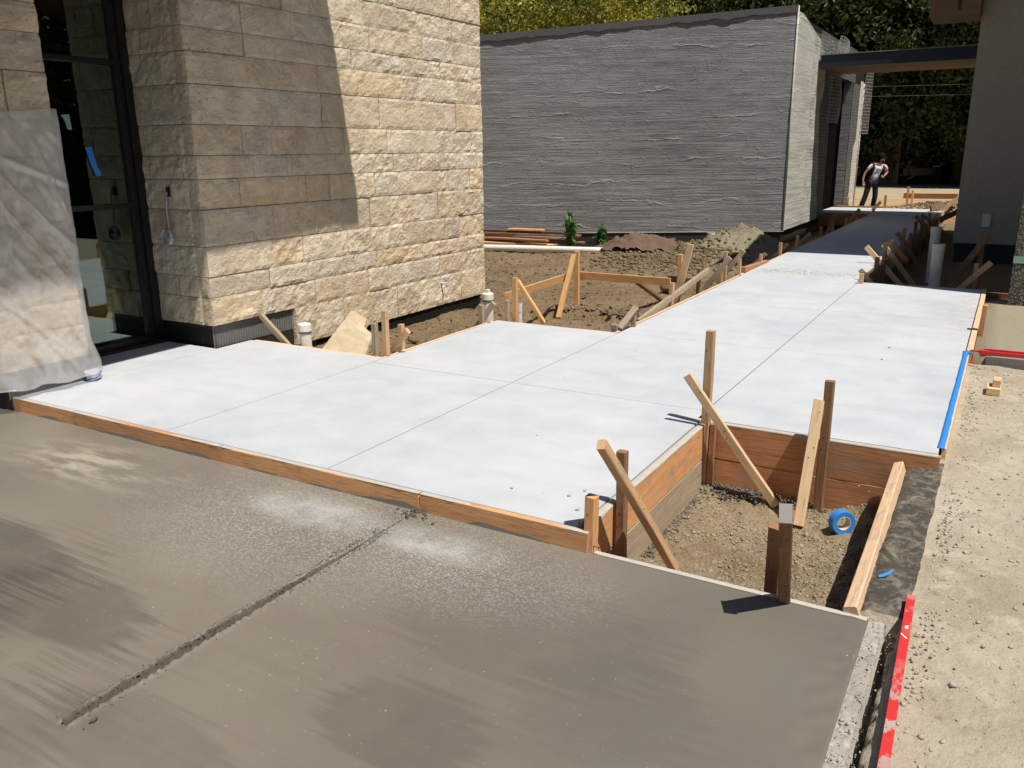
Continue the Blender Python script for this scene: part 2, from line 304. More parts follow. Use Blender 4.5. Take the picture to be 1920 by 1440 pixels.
# ------------------------------------------------------------------ object helpers
def mesh(name, V, F, mat, parent=None, smooth=False, loc=None):
    me = bpy.data.meshes.new(name); me.from_pydata([tuple(map(float, v)) for v in V], [], [tuple(map(int, f)) for f in F]); me.update()
    if smooth: me.polygons.foreach_set('use_smooth', [True] * len(me.polygons))
    if mat: me.materials.append(M[mat])
    o = bpy.data.objects.new(name, me); COL.objects.link(o)
    if parent: o.parent = parent
    if loc: o.location = loc
    return o
def npmesh(name, V, F, mat, parent=None, smooth=False):
    """fast mesh from numpy arrays, all faces with the same number of corners"""
    me = bpy.data.meshes.new(name); V = np.asarray(V, np.float32); F = np.asarray(F, np.int32); n, k = F.shape
    me.vertices.add(len(V)); me.vertices.foreach_set('co', V.ravel()); me.loops.add(n * k); me.loops.foreach_set('vertex_index', F.ravel())
    me.polygons.add(n); me.polygons.foreach_set('loop_start', np.arange(0, n * k, k, dtype=np.int32)); me.polygons.foreach_set('loop_total', np.full(n, k, np.int32))
    if smooth: me.polygons.foreach_set('use_smooth', np.ones(n, bool))
    me.update(calc_edges=True); me.validate()
    if mat: me.materials.append(M[mat])
    o = bpy.data.objects.new(name, me); COL.objects.link(o)
    if parent: o.parent = parent
    return o
def tag(o, label=None, cat=None, grp=None, kind=None):
    if label: o['label'] = label
    if cat: o['category'] = cat
    if grp: o['group'] = grp
    if kind: o['kind'] = kind
    return o
def empty(name, loc=(0, 0, 0), rz=0):
    o = bpy.data.objects.new(name, None); COL.objects.link(o); o.location = loc; o.rotation_euler = (0, 0, rz); o.empty_display_size = .1; return o
BOXF = [(0, 3, 2, 1), (4, 5, 6, 7), (0, 1, 5, 4), (1, 2, 6, 5), (2, 3, 7, 6), (3, 0, 4, 7)]
def boxv(x0, y0, z0, x1, y1, z1): return [(x0, y0, z0), (x1, y0, z0), (x1, y1, z0), (x0, y1, z0), (x0, y0, z1), (x1, y0, z1), (x1, y1, z1), (x0, y1, z1)]
def box(name, x0, y0, z0, x1, y1, z1, mat, parent=None, bev=0):
    o = mesh(name, boxv(x0, y0, z0, x1, y1, z1), BOXF, mat, parent)
    if bev: bevel(o, bev)
    return o
def bevel(o, wd, seg=1):
    b = o.modifiers.new('bevel', 'BEVEL'); b.width = wd; b.segments = seg; b.limit_method = 'ANGLE'; return o
def boxes(name, L, mat, parent=None):
    V = []; F = []
    for b in L:
        n = len(V); V += boxv(*b); F += [tuple(i + n for i in f) for f in BOXF]
    return mesh(name, V, F, mat, parent)
def plank(name, P0, P1, wd, t, n, mat, parent=None, warp=.0):
    """a board with its length along local X from P0 to P1, slightly crooked, with eased and chipped edges"""
    P0 = Vector(P0); P1 = Vector(P1); x = (P1 - P0); L = x.length; x.normalize(); n = Vector(n); n = (n - n.dot(x) * x)
    if n.length < 1e-4: n = Vector((0, 0, 1)) - x * x.z
    n.normalize(); y = n.cross(x)
    k = max(2, int(L / .15)); V = []; F = []; ws = random.uniform(-1, 1) * warp
    c = min(wd, t) * .1
    prof = [(-wd / 2 + c, -t / 2), (wd / 2 - c, -t / 2), (wd / 2, -t / 2 + c), (wd / 2, t / 2 - c), (wd / 2 - c, t / 2), (-wd / 2 + c, t / 2), (-wd / 2, t / 2 - c), (-wd / 2, -t / 2 + c)]
    sk0 = random.uniform(-.12, .12) * wd; 
    for i in range(k + 1):
        u = i / k
        for (a, b) in prof:
            j = (noise.noise(Vector((u * L * 9, a * 60, b * 60 + ws * 50)))) * .0022
            dx = sk0 * a / wd if i == k else 0
            V.append((u * L + dx, a + j + ws * math.sin(math.pi * u), b + j))
    for i in range(k):
        for q in range(8):
            F.append((i * 8 + q, i * 8 + (q + 1) % 8, (i + 1) * 8 + (q + 1) % 8, (i + 1) * 8 + q))
    F.append(tuple(range(7, -1, -1))); F.append(tuple(k * 8 + q for q in range(8)))
    o = mesh(name, V, F, mat, parent)
    mt = Matrix((x, y, n)).transposed().to_4x4(); mt.translation = P0
    o.matrix_world = mt; return o
def tube(name, pts, rad, mat, parent=None, seg=10, closed=False, caps=True):
    V = []; F = []; pts = [Vector(p) for p in pts]; N = len(pts)
    rads = rad if isinstance(rad, (list, tuple)) else [rad] * N
    prev = None
    for i, p in enumerate(pts):
        d = (pts[min(i + 1, N - 1)] - pts[max(i - 1, 0)]).normalized()
        a = (Vector((0, 0, 1)).cross(d) if abs(d.z) < .95 else Vector((1, 0, 0)).cross(d)).normalized()
        if prev is not None: a = (prev - prev.dot(d) * d).normalized()
        prev = a; b = d.cross(a)
        for q in range(seg):
            t = 2 * math.pi * q / seg; V.append(p + (a * math.cos(t) + b * math.sin(t)) * rads[i])
    for i in range(N - 1):
        for q in range(seg): F.append((i * seg + q, i * seg + (q + 1) % seg, (i + 1) * seg + (q + 1) % seg, (i + 1) * seg + q))
    if caps: F.append(tuple(range(seg - 1, -1, -1))); F.append(tuple((N - 1) * seg + q for q in range(seg)))
    return mesh(name, V, F, mat, parent, smooth=False if seg < 6 else True)
def lathe(name, prof, mat, parent=None, seg=24, M4=None):
    V = []; F = []
    for (r, z) in prof:
        for q in range(seg): t = 2 * math.pi * q / seg; V.append((r * math.cos(t), r * math.sin(t), z))
    for i in range(len(prof) - 1):
        for q in range(seg): F.append((i * seg + q, i * seg + (q + 1) % seg, (i + 1) * seg + (q + 1) % seg, (i + 1) * seg + q))
    o = mesh(name, V, F, mat, parent)
    if M4 is not None: o.matrix_world = M4
    return o
def grid(name, xs, ys, hf, mat, skirt=None, smooth=True, parent=None):
    xs = np.asarray(xs); ys = np.asarray(ys); V = []
    for y in ys:
        for x in xs: V.append((x, y, hf(x, y)))
    nx = len(xs); ny = len(ys)
    I = np.arange(nx * ny).reshape(ny, nx); F = np.stack([I[:-1, :-1], I[:-1, 1:], I[1:, 1:], I[1:, :-1]], -1).reshape(-1, 4)
    if skirt is not None:
        rim = list(I[0, :]) + list(I[1:, -1]) + list(I[-1, -2::-1]) + list(I[-2:0:-1, 0]); n = len(V)
        V += [(V[i][0], V[i][1], skirt) for i in rim]; m = len(rim)
        F = np.concatenate([F, [(rim[(j + 1) % m], rim[j], n + j, n + (j + 1) % m) for j in range(m)]])
    return npmesh(name, V, F, mat, parent, smooth)
def NZ(x, y, s=1., z=0.): return noise.noise(Vector((x * s, y * s, z)))
def FB(x, y, s=1., z=0., o=4): return noise.fractal(Vector((x * s, y * s, z)), .8, 2.1, o)
ICO_V = None
def rocks(name, P, sz, mat, parent=None, flat=.7):
    """many small angular stones in one mesh"""
    global ICO_V
    if ICO_V is None:
        bm = bmesh.new(); bmesh.ops.create_icosphere(bm, subdivisions=1, radius=1); ICO_V = (np.array([v.co[:] for v in bm.verts]), np.array([[v.index for v in f.verts] for f in bm.faces])); bm.free()
    v0, f0 = ICO_V; n = len(P); P = np.asarray(P); sz = np.asarray(sz)
    th = RNG.uniform(0, 6.28, n); V = v0[None] * RNG.uniform(.55, 1.25, (n, len(v0), 1)) * np.stack([np.ones(n), RNG.uniform(.6, 1, n), RNG.uniform(flat * .6, flat * 1.2, n)], -1)[:, None]
    c, s = np.cos(th)[:, None], np.sin(th)[:, None]; X = V[..., 0] * c - V[..., 1] * s; Y = V[..., 0] * s + V[..., 1] * c
    V = np.stack([X, Y, V[..., 2]], -1) * sz[:, None, None] + P[:, None]
    F = f0[None] + (np.arange(n) * len(v0))[:, None, None]
    return npmesh(name, V.reshape(-1, 3), F.reshape(-1, 3), mat, parent)

# ------------------------------------------------------------------ ground
def h_yard(x, y):
    z = -.30 + .025 * FB(x, y, 1.3) + .022 * FB(x, y, 6, 3.) + .02 * abs(NZ(x, y, 14, 5))
    for cx, cy, r, k in ((-4.45, 16.6, .85, .36), (-5.3, 15.6, .8, .16), (-3.95, 14.6, .6, .10), (-6.0, 14.9, .9, .10)):
        z += k * math.exp(-((x - cx) ** 2 + (y - cy) ** 2) / r ** 2) * (1 + .35 * FB(x, y, 5))
    z += .045 * math.exp(-((y - 8.95 - .2 * NZ(x, 0, 2)) / .10) ** 2) - .09 * math.exp(-((y - 8.72 - .2 * NZ(x, 0, 2)) / .09) ** 2)   # trench lip
    if y > 15.2: z -= .17 * min(1, (y - 15.2) / .7) * (1 - math.exp(-((x + 4.45) ** 2 + (y - 16.6) ** 2) / 1.2))
    if x < -4.2 and y < 7.2: z += .08 * min(1, (7.2 - y) * 1.2)
    if y < 5.6 and x > -5.2: z += .08
    return z
yard = grid('yard_ground', np.arange(-12.2, -2.93, .055), np.arange(5.0, 26.2, .06), h_yard, 'yard_dirt', skirt=-.8); tag(yard, kind='structure')
lowg = grid('lower_ground', np.arange(-1.49, 3.2, .08), np.arange(10.97, 26.2, .1), lambda x, y: -.45 + .03 * FB(x, y, 3), 'dirt_brown', skirt=-.8); tag(lowg, kind='structure')
def h_pit(x, y):
    z = -.43 + .02 * FB(x, y, 4) + .012 * FB(x, y, 16, 2.)
    z += .05 * math.exp(-((y - 4.72) / .07) ** 2) * (.6 + NZ(x, y, 9)) + .03 * math.exp(-((x + .5) / .12) ** 2) * (1 + NZ(x, y, 8))
    return z
pitf = grid('pit_floor', np.arange(-1.46, -.27, .014), np.arange(3.03, 4.80, .014), h_pit, 'dirt_pit', skirt=-.8); tag(pitf, kind='structure')
def h_far(x, y):
    z = -.175 + .015 * FB(x, y, .7)
    z += .20 * math.exp(-(((x + 1.9) / .95) ** 2 + ((y - 27.6) / .8) ** 2)) * (1 + .4 * FB(x, y, 4)) + .08 * math.exp(-(((x + 3.2) / .5) ** 2 + ((y - 26.4) / .5) ** 2))
    return z
xs = np.concatenate([np.linspace(-80, -7, 30), np.arange(-6.8, 2.2, .14), np.linspace(2.6, 80, 30)])
far = grid('construction_ground', xs, np.concatenate([np.arange(26.1, 34, .14), np.linspace(34.2, 40.4, 20)]), h_far, 'dirt_orange', skirt=-1); tag(far, kind='structure')
gs = grid('ground', np.linspace(-160, 160, 60), np.linspace(-80, 240, 60), lambda x, y: -.62, 'dirt_brown'); tag(gs, kind='structure')
st = grid('street', np.linspace(-90, 90, 90), np.linspace(40.3, 66, 24), lambda x, y: -.165 + .01 * NZ(x, y, .3), 'asphalt', skirt=-1); tag(st, kind='structure')  # darker where the road lies in tree shade; shade put into its colour
lane = grid('sandy_lane', np.linspace(-60, 60, 120), np.linspace(31.8, 40.5, 24), lambda x, y: -.135 + .008 * NZ(x, y, .5), 'sandy', skirt=-1); tag(lane, kind='structure')  # paler sheet for the sunlit stretch of road
def h_rough(x, y):
    e = (-.175 if y < 3.06 else -.335) + .012 * NZ(y, x, 9) + .01 * NZ(y, 0, 30)
    z = -.085 + .012 * FB(x, y, 1.1) + .006 * FB(x, y, 7, 1.) + .004 * NZ(x, y, 40)
    if x < e: return -.6
    if x < e + .05: return z - .03 * (1 - (x - e) / .05)
    if y > 3.06 and x < -.14: z += .012 * NZ(x, y, 12) + .008
    return z
rg = grid('rough_ground', np.concatenate([np.arange(-.40, 1.3, .016), np.linspace(1.35, 14, 40)]), np.concatenate([np.linspace(-8, 1.5, 30), np.arange(1.55, 7.46, .022)]), h_rough, 'rough_concrete', skirt=-.8); tag(rg, kind='structure')

# ------------------------------------------------------------------ white slab, panel by panel
slab = empty('white_concrete_slab'); tag(slab, kind='structure')
g = .003
def panel(x0, y0, x1, y1, cx0=None, cx1=None, z=0., parent=slab, mat='white_concrete', name='slab_panel', thick=.13):
    """a slab panel with an eased edge; cx0/cx1 give the far side its own x for a slightly skewed edge"""
    a = g; cx0 = x0 if cx0 is None else cx0; cx1 = x1 if cx1 is None else cx1
    q = [(x0 + a, y0 + a), (x1 - a, y0 + a), (cx1 - a, y1 - a), (cx0 + a, y1 - a)]
    cx = sum(p[0] for p in q) / 4; cy = sum(p[1] for p in q) / 4
    def ins(d, zz): return [(px + (d if px < cx else -d), py + (d if py < cy else -d), zz) for px, py in q]
    V = ins(0, z - thick) + ins(0, z - .002) + ins(.0012, z)
    F = [(8, 9, 10, 11)] + [(i, (i + 1) % 4, 4 + (i + 1) % 4, 4 + i) for i in range(4)] + [(4 + i, 4 + (i + 1) % 4, 8 + (i + 1) % 4, 8 + i) for i in range(4)]
    return mesh(name, V, F, mat, parent)
X1, X2, X3, X4, X5 = -5.74, -4.235, -2.94, -1.475, -.17
panel(-5.98, 3.042, X1, 3.52); panel(-6.55, 3.57, X1, 4.72)
panel(X1, 3.042, X2, 5.11); panel(X2, 3.042, X3, 4.97); panel(X3, 3.042, X4, 4.97, cx1=X4)
panel(X2, 4.97, X3, 6.87, cx1=X3); panel(X3, 4.97, -1.51, 6.89); panel(-1.51, 4.80, X5, 6.89)
panel(X3, 6.89, -1.51, 8.84); panel(-1.51, 6.89, X5, 8.84)
panel(X3, 8.84, -1.51, 10.97); panel(-1.51, 8.84, X5, 10.97)
ys = [10.97, 11.55, 13.5, 15.8, 18.1, 20.4, 22.7, 24.95]
for a, b in zip(ys[:-1], ys[1:]): panel(X3 - .02, a, -1.53, b)
panel(-4.35, 22.9, -2.97, 25.1, z=-.004)                                    # landing at the far doorway
base = boxes('slab_bed', [(-5.97, 3.04, -.5, X2, 5.10, -.12), (X2, 3.04, -.5, -1.49, 6.86, -.12), (X3, 6.86, -.5, -1.53, 24.9, -.12), (-1.55, 4.80, -.5, X5 - .01, 10.95, -.12), (-6.55, 3.57, -.5, -5.97, 4.71, -.12)], 'cement_grey', slab)
J = [(-6., 3.03, -.11, X4, 3.048, -.0022)]
for a in ((X1, 3.06, X1, 5.08), (X2, 3.06, X2, 6.85), (X3, 3.06, X3, 10.9), (-1.51, 4.82, -1.51, 10.9), (X2 + .01, 4.97, -1.51, 4.97), (X3 - .01, 6.88, -.19, 6.88), (X3, 8.84, -.19, 8.84), (X3, 10.97, -1.52, 10.97)): J.append((a[0] - .006, a[1] - .006, -.11, a[2] + .006, a[3] + .006, -.0015) if a[0] == a[2] or a[1] == a[3] else None)
for yy in ys[1:-1]: J.append((X3, yy - .006, -.11, -1.54, yy + .006, -.0015))

boxes('joint_filler', J, 'joint_dark', slab)['kind'] = 'stuff'
P = []; sz = []
for _ in range(110):
    a = random.random(); P.append((-2.85 + 1.3 * a + random.gauss(0, .05), 11.5 + random.gauss(0, .16), .002)); sz.append(random.uniform(.003, .011))
for _ in range(70): P.append((random.uniform(-3.9, -.3), random.uniform(3.3, 9.5), .001)); sz.append(random.uniform(.002, .0065))
for x, y in ((-1.62, 3.42), (-1.66, 3.33), (-1.95, 3.28), (-1.55, 3.2), (-.72, 7.35), (-.72, 6.9)): P.append((x, y, .004)); sz.append(.012)
tag(rocks('slab_crumbs', P, sz, 'rock_pale'), kind='stuff')

# ------------------------------------------------------------------ wet slab with its rough tooled groove
gx = -2.33
def h_wet(x, y):
    z = -.09 + .0012 * FB(x, y, 1.2) + .0004 * NZ(x, y * 8, 3)
    if y > 1.19 - .02:
        wd = .008 + .012 * max(0, min(1, (2.65 - y) / .8)) * (1 + .5 * NZ(0, y, 7)); 
        c = gx + .004 * NZ(0, y, 5); d = abs(x - c)
        if d < .075:
            lim = min(1, (y - 1.17) / .03)
            z -= .030 * lim * max(0, 1 - (d / wd) ** 2) if d < wd else 0
            z += lim * .007 * math.exp(-((d - wd - .008) / .010) ** 2) * max(0, min(1, (2.75 - y))) * (1 + 1.5 * NZ(x, y, 60))
            if d < wd * 1.6: z += lim * .006 * NZ(x, y, 90)
    if x > -.42: z += .006 * NZ(x, y, 14) * min(1, (x + .42) / .1)
    return z
xs = np.concatenate([np.linspace(-7.5, -2.45, 60), np.arange(-2.42, -2.24, .0055), np.linspace(-2.22, -.45, 24), np.linspace(-.43, -.262, 16)])
wet = empty('wet_concrete_slab'); tag(wet, kind='structure')
npw = grid('slab_surface', xs, np.concatenate([np.linspace(-5, 1.1, 24), np.arange(1.13, 3.0, .008), [2.998, 3.012]]), h_wet, 'wet_concrete', skirt=-.3, parent=wet)
P = []; sz = []
for _ in range(900):
    y = random.uniform(1.18, 2.75); sgn = random.choice((-1, 1)); P.append((gx + sgn * abs(random.gauss(.026, .010)), y, -.088)); sz.append(random.uniform(.0015, .0045))
P.append((-2.255, 1.235, -.083)); sz.append(.014); P.append((-2.25, 1.20, -.087)); sz.append(.005)
for _ in range(50): P.append((random.gauss(-2.3, .05), random.uniform(2.9, 3.0), -.086)); sz.append(random.uniform(.003, .011))
tag(rocks('groove_crumbs', P, sz, 'cement_dark'), kind='stuff')
# crumbly strip between wet slab and the rough ground
def h_crumb(x, y): 
    k = min(1, (x + .275) / .03); return -.30 if x > -.207 + .008 * NZ(0, y, 12) else -.097 + .012 * NZ(x, y, 22) * k + .008 * NZ(x, y, 60) - .02 * max(0, (x + .21) / .03)
cs = grid('crumbly_edge', np.arange(-.275, -.165, .006), np.arange(-4, 3.03, .014), h_crumb, 'crumb', skirt=-.35); tag(cs, kind='structure')
P = []; sz = []
for _ in range(1500): P.append((-.235 + random.gauss(0, .026), random.uniform(.9, 3.06), -.097 + random.uniform(-.004, .004))); sz.append(min(.012, random.uniform(.0012, .003) + random.expovariate(1 / .0012)))
tag(rocks('edge_crumbs', P, sz, 'rock_pale'), kind='stuff')
P = []; sz = []
for _ in range(700):
    y = random.uniform(1.2, 7.4); P.append((-.10 + abs(random.gauss(0, .05)), y, -.082)); sz.append(random.uniform(.003, .009))
for _ in range(1700):
    x = random.uniform(-.1, 1.8); y = random.uniform(1.2, 7.4); P.append((x, y, h_rough(x, y) + .002)); sz.append(random.choice((.003, .004, .006, .008, .012)))
for x, y, s in ((.03, 2.72, .018), (.11, 3.02, .012), (.15, 3.1, .012), (-.03, 2.4, .014), (-.05, 5.0, .014)): P.append((x, y, -.078)); sz.append(s)
tag(rocks('pebbles', P, sz, 'rock_pale'), kind='stuff')
P = []; sz = []
for _ in range(9000):
    x = random.uniform(-1.44, -.34); y = random.uniform(3.06, 4.74)
    if NZ(x, y, 3) < -.12 and random.random() < .8: continue
    P.append((x, y, h_pit(x, y) + .002)); sz.append(min(.022, .0022 + random.expovariate(1 / .0026)))
tag(rocks('pit_gravel', P, sz, 'rock_pit'), kind='stuff')
P = []; sz = []
for _ in range(9000):
    y = 5.2 + 20 * random.random() ** 1.6; x = random.uniform(-9.5, -3.0)
    if -5.75 > x and y < 9.1: continue
    P.append((x, y, h_yard(x, y) + .004)); sz.append(min(.08, .006 + random.expovariate(1 / .009)))
for _ in range(1500):
    x = random.gauss(-5.2, .6); y = random.gauss(14.4, .8); P.append((x, y, h_yard(x, y) + .01)); sz.append(random.uniform(.015, .06))
for _ in range(350):
    x = random.uniform(-4.7, -3.1); P.append((x, 9.0 + .2 * NZ(x, 0, 2) + random.gauss(0, .07), -.24)); sz.append(random.uniform(.012, .045))
tag(rocks('yard_clods', P, sz, 'rock_brown'), kind='stuff')
P = []; sz = []
for _ in range(900):
    x = random.gauss(-1.9, .6); y = random.gauss(27.5, .45); P.append((x, y, h_far(x, y) + .01)); sz.append(random.uniform(.012, .05))
tag(rocks('far_clods', P, sz, 'rock_brown'), kind='stuff')

# ------------------------------------------------------------------ limestone building
sb = empty('limestone_building'); tag(sb, 'pale rock-faced limestone building with a tall black framed window', 'building')
SX = -5.755
def hew(P, s, amp): return noise.fractal(Vector(P) * s, .85, 2.2, 5) * amp
def block(O, U, Vn, L, H, wrap0=False, wrap1=False, depth=.1, amp=.0105, parent=sb, name='stone_block', mat='limestone'):
    """rock-faced block: O lower corner on the face plane, U unit along, Vn outward; wraps show a rough end face too"""
    U = Vector(U); Vn = Vector(Vn); O = Vector(O); gp = random.uniform(.0014, .0032); a = gp; st = .03
    nu = max(3, int(L / st)); nv = max(3, int(H / st)); us = [a + (L - 2 * a) * i / nu for i in range(nu + 1)]; vs = [a + (H - 2 * a) * i / nv for i in range(nv + 1)]
    proud = random.uniform(-.004, .009); rough = amp * random.choice((.45, .8, 1.1, 1.4)); sd = random.uniform(0, 90)
    cols = ([('e0', d) for d in (depth, depth * .55, .02)] if wrap0 else [('e0', depth)]) + [('f', u) for u in us] + ([('e1', d) for d in (.02, depth * .55, depth)] if wrap1 else [('e1', depth)])
    rows = [('b', depth)] + [('f', v) for v in vs] + [('t', depth)]
    Vt = []
    for rk, rv in rows:
        for ck, cv in cols:
            u = a if ck == 'e0' else L - a if ck == 'e1' else cv; v = a if rk == 'b' else H - a if rk == 't' else rv
            d = (cv if ck != 'f' else 0); d = max(d, rv if rk != 'f' else 0)
            p = O + U * u + Vector((0, 0, v)) - Vn * d
            if rk == 'f' and ck == 'f':
                eu = min(u - a, L - a - u); ev = min(v - a, H - a - v)
                if wrap0 and u < L / 2: eu = 1
                if wrap1 and u > L / 2: eu = 1
                e = min(1, max(0, min(eu, ev) / .028)); k = hew(p + Vector((sd, 0, 0)), 11, rough)
                p = p + Vn * (proud + e * (.004 + k) - (1 - e) * max(0, hew(p, 20, .014)))
                if e < .5: p = p + Vector((0, 0, hew(p, 18, .0022)))
            elif rk == 'f' and 0 < cv < depth: p = p + U * ((-1 if ck == 'e0' else 1) * (.006 + hew(p, 12, .006)))
            Vt.append(p)
    nc = len(cols); F = [(r * nc + c, r * nc + c + 1, (r + 1) * nc + c + 1, (r + 1) * nc + c) for r in range(len(rows) - 1) for c in range(nc - 1)]
    if Vector((0, 0, 1)).dot(U.cross(Vector((0, 0, 1))).cross(U)) and U.cross(Vector((0, 0, 1))).dot(Vn) < 0: F = [f[::-1] for f in F]
    return mesh(name, Vt, F, mat, parent)
CZ = [-.165, .19, .43, .61, .86, 1.165, 1.41, 1.60, 1.845, 2.155, 2.40, 2.585, 2.825, 3.06, 3.34, 3.60, 3.86]
def lengths(total, lo=.24, hi=.78):
    out = []; s = 0
    while s < total:
        l = random.choice((random.uniform(lo, .45), random.uniform(.42, hi), random.uniform(.5, hi))); out.append(l); s += l
    if total - (s - out[-1]) < .18: out.pop(); out[-1] += total - sum(out)
    else: out[-1] = total - sum(out[:-1])
    return out
for i in range(len(CZ) - 1):
    z0, z1 = CZ[i], CZ[i + 1]; y0 = 4.73; y1 = 9.07; q = i % 2
    if i == 0: y0 = 5.69
    y = y0 + (0 if q or i == 0 else .16) * 0
    first = True
    ls = lengths(y1 - y, .30, 1.0)
    for j, l in enumerate(ls):
        block((SX, y, z0), (0, 1, 0), (1, 0, 0), l, z1 - z0, wrap0=(j == 0), wrap1=(j == len(ls) - 1), depth=.12); y += l
    if i >= 1:                                                            # short return beside the window, faces the camera
        x = SX - .121
        for l in lengths(.60, .2, .5): block((x - l, 4.73, z0), (1, 0, 0), (0, -1, 0), l, z1 - z0, depth=.1, amp=.010); x -= l
        y = 3.57; ls = lengths(.62, .26, .36) if i > 0 else []           # near pier
        for j, l in enumerate(ls): block((SX, y - l, z0), (0, 1, 0), (1, 0, 0), l, z1 - z0, wrap0=(j == len(ls) - 1), wrap1=(j == 0), depth=.12); y -= l
        x = SX - .121
        for l in lengths(.9, .3, .6): block((x - l, 2.951, z0), (1, 0, 0), (0, -1, 0), l, z1 - z0, depth=.1); x -= l
boxes('backing_wall', [(-6.47, 4.84, .2, SX - .125, 9.0, 3.86), (-6.7, 3.03, .2, SX - .125, 3.565, 3.86), (-9.5, 8.9, -.5, -6.47, 9.0, 3.9), (-9.5, 2.9, -.5, -9.4, 9.0, 3.9), (-9.5, 2.95, -.5, -6.7, 3.05, 3.9)], 'interior_grey', sb)
boxes('base_membrane', [(-6.47, 4.76, -.5, SX - .04, 8.98, .188), (-6.7, 2.99, -.5, SX - .04, 3.545, .188)], 'membrane_black', sb)
box('interior_floor', -9.4, 3.05, -.3, -6.5, 8.9, -.01, 'interior_grey', sb)
box('roof', -9.6, 2.2, 3.9, -5.7, 9.15, 4.2, 'interior_grey', sb)
wn = boxes('window_frame', [(-6.52, 3.56, 0., -6.42, 4.745, .07), (-6.52, 4.655, .07, -6.42, 4.745, 3.9), (-6.52, 3.56, .07, -6.42, 3.62, 3.9), (-6.515, 3.62, 1.18, -6.435, 4.655, 1.222), (-6.515, 3.62, 2.32, -6.435, 4.655, 2.36), (-6.505, 4.60, .07, -6.445, 4.653, 1.18), (-6.505, 4.60, 1.222, -6.445, 4.653, 2.32), (-6.505, 4.60, 2.36, -6.445, 4.653, 3.9)], 'frame_black', sb)
for z0, z1 in ((.07, 1.18), (1.222, 2.32), (2.36, 3.9)): box('window_pane', -6.482, 3.62, z0, -6.476, 4.60, z1, 'window_glass', wn)
box('door_sill', -6.42, 3.56, -.02, -6.36, 4.72, .025, 'frame_black', sb, .003)
# wide unseen eave far above, outline fitted to draw the shade on the stone
cv = [(-5.70, -3.5), (-3.96, -3.5), (-4.215, 6.23), (-5.70, 6.19)]
mesh('canopy', [(x, y, z) for z in (4.5, 4.72) for x, y in cv], BOXF, 'interior_grey', sb)
def wires(name, O, U, V, nu, nv, du, dv, t, mat, parent=None, dia=False, jit=0, curl=None):
    """woven wire sheet, each wire a thin four-sided bar"""
    O = Vector(O); U = Vector(U).normalized(); Vv = Vector(V).normalized(); N = U.cross(Vv).normalized(); Vt = []; F = []
    def P(a, b): p = O + U * a + Vv * b + N * (curl(a, b) if curl else 0); return p
    def seg(p, q):
        d = (q - p).normalized(); s = d.cross(N).normalized() * t / 2; n = len(Vt); m = N * t / 2
        for r in (p, q): Vt.extend([r - s - m, r + s - m, r + s + m, r - s + m])
        F.extend([(n + i, n + (i + 1) % 4, n + 4 + (i + 1) % 4, n + 4 + i) for i in range(4)])
    Lu, Lv = nu * du, nv * dv
    if dia:
        for j in range(nv + 1):
            for i in range(nu):
                a = i * du; b = j * dv; s = 1 if (i + j) % 2 else -1
                seg(P(a, b + (dv / 2 * (1 if (i % 2) else -1))), P(a + du, b + (dv / 2 * (-1 if (i % 2) else 1))))
    else:
        st = max(1, int(max(nu, nv) / 10))
        for j in range(nv + 1):
            for i in range(0, nu, st): seg(P(i * du, j * dv + random.uniform(-jit, jit)), P(min(nu, i + st) * du, j * dv + random.uniform(-jit, jit)))
        for i in range(nu + 1):
            for j in range(0, nv, st): seg(P(i * du + random.uniform(-jit, jit), j * dv), P(i * du + random.uniform(-jit, jit), min(nv, j + st) * dv))
    return mesh(name, Vt, F, mat, parent)
for a in (wires('base_lath', (SX - .034, 4.74, -.0), (0, 1, 0), (0, 0, 1), 66, 11, .0145, .0155, .0032, 'lath_wire', sb, dia=True),
          wires('base_lath', (-6.40, 4.754, 0), (1, 0, 0), (0, 0, 1), 44, 9, .0145, .0155, .0022, 'membrane_black', sb, dia=True),
          wires('base_lath', (SX - .034, 2.98, -.0), (0, 1, 0), (0, 0, 1), 38, 6, .0145, .0155, .0030, 'lath_wire', sb, dia=True)): a['kind'] = 'stuff'
boxes('corrugated_membrane', [(SX - .038, 6.0, -.30 + k * .021, SX - .026 + .004 * (k % 2), 9.0, -.285 + k * .021) for k in range(8)], 'paper_black', sb)['kind'] = 'stuff'
bk = box('outlet_box', -6.135, 4.705, 1.27, -6.10, 4.722, 1.35, 'frame_black', sb)

# things at the limestone wall
cb = empty('hanging_cable'); tag(cb, 'coil of grey cable hanging from a hole in the shaded stone return beside the window', 'cable')
dr = [(-6.118, 4.70, 1.31), (-6.116, 4.685, 1.27), (-6.125, 4.68, 1.16), (-6.12, 4.678, 1.05), (-6.112, 4.675, .99)]
for k in range(3): tube('cable_drop', [(p[0] + .006 * k, p[1] - .003 * k, p[2]) for p in dr], .0035, 'cable_grey', cb, 6)
for k in range(8):
    r = .052 + .0035 * (k % 3); cx = -6.125 + .004 * random.uniform(-1, 1); cz = .945 + .004 * random.uniform(-1, 1)
    tube('cable_loop', [(cx + r * math.cos(t), 4.672 - .005 * k, cz + r * 1.12 * math.sin(t)) for t in np.linspace(0, 6.28, 22)],   .0042, 'cable_blue' if k % 3 == 1 else 'cable_grey', cb, 6)
tube('cable_tail', [(-6.085, 4.665, .95), (-6.078, 4.66, .91), (-6.083, 4.658, .88)], .0034, 'cable_grey', cb, 6)
box('cable_tie', -6.088, 4.64, .945, -6.072, 4.68, .965, 'frame_black', cb)
hb = empty('wall_stub'); tag(hb, 'small grey pipe stub sticking out low on the sunlit limestone near its far end', 'pipe stub')
tube('stub', [(SX - .01, 8.1, .10), (SX + .07, 8.1, .10)], .012, 'cable_grey', hb, 10); tube('hook', [(SX + .07, 8.1, .11), (SX + .085, 8.09, .06)], .006, 'cable_blue', hb, 6)
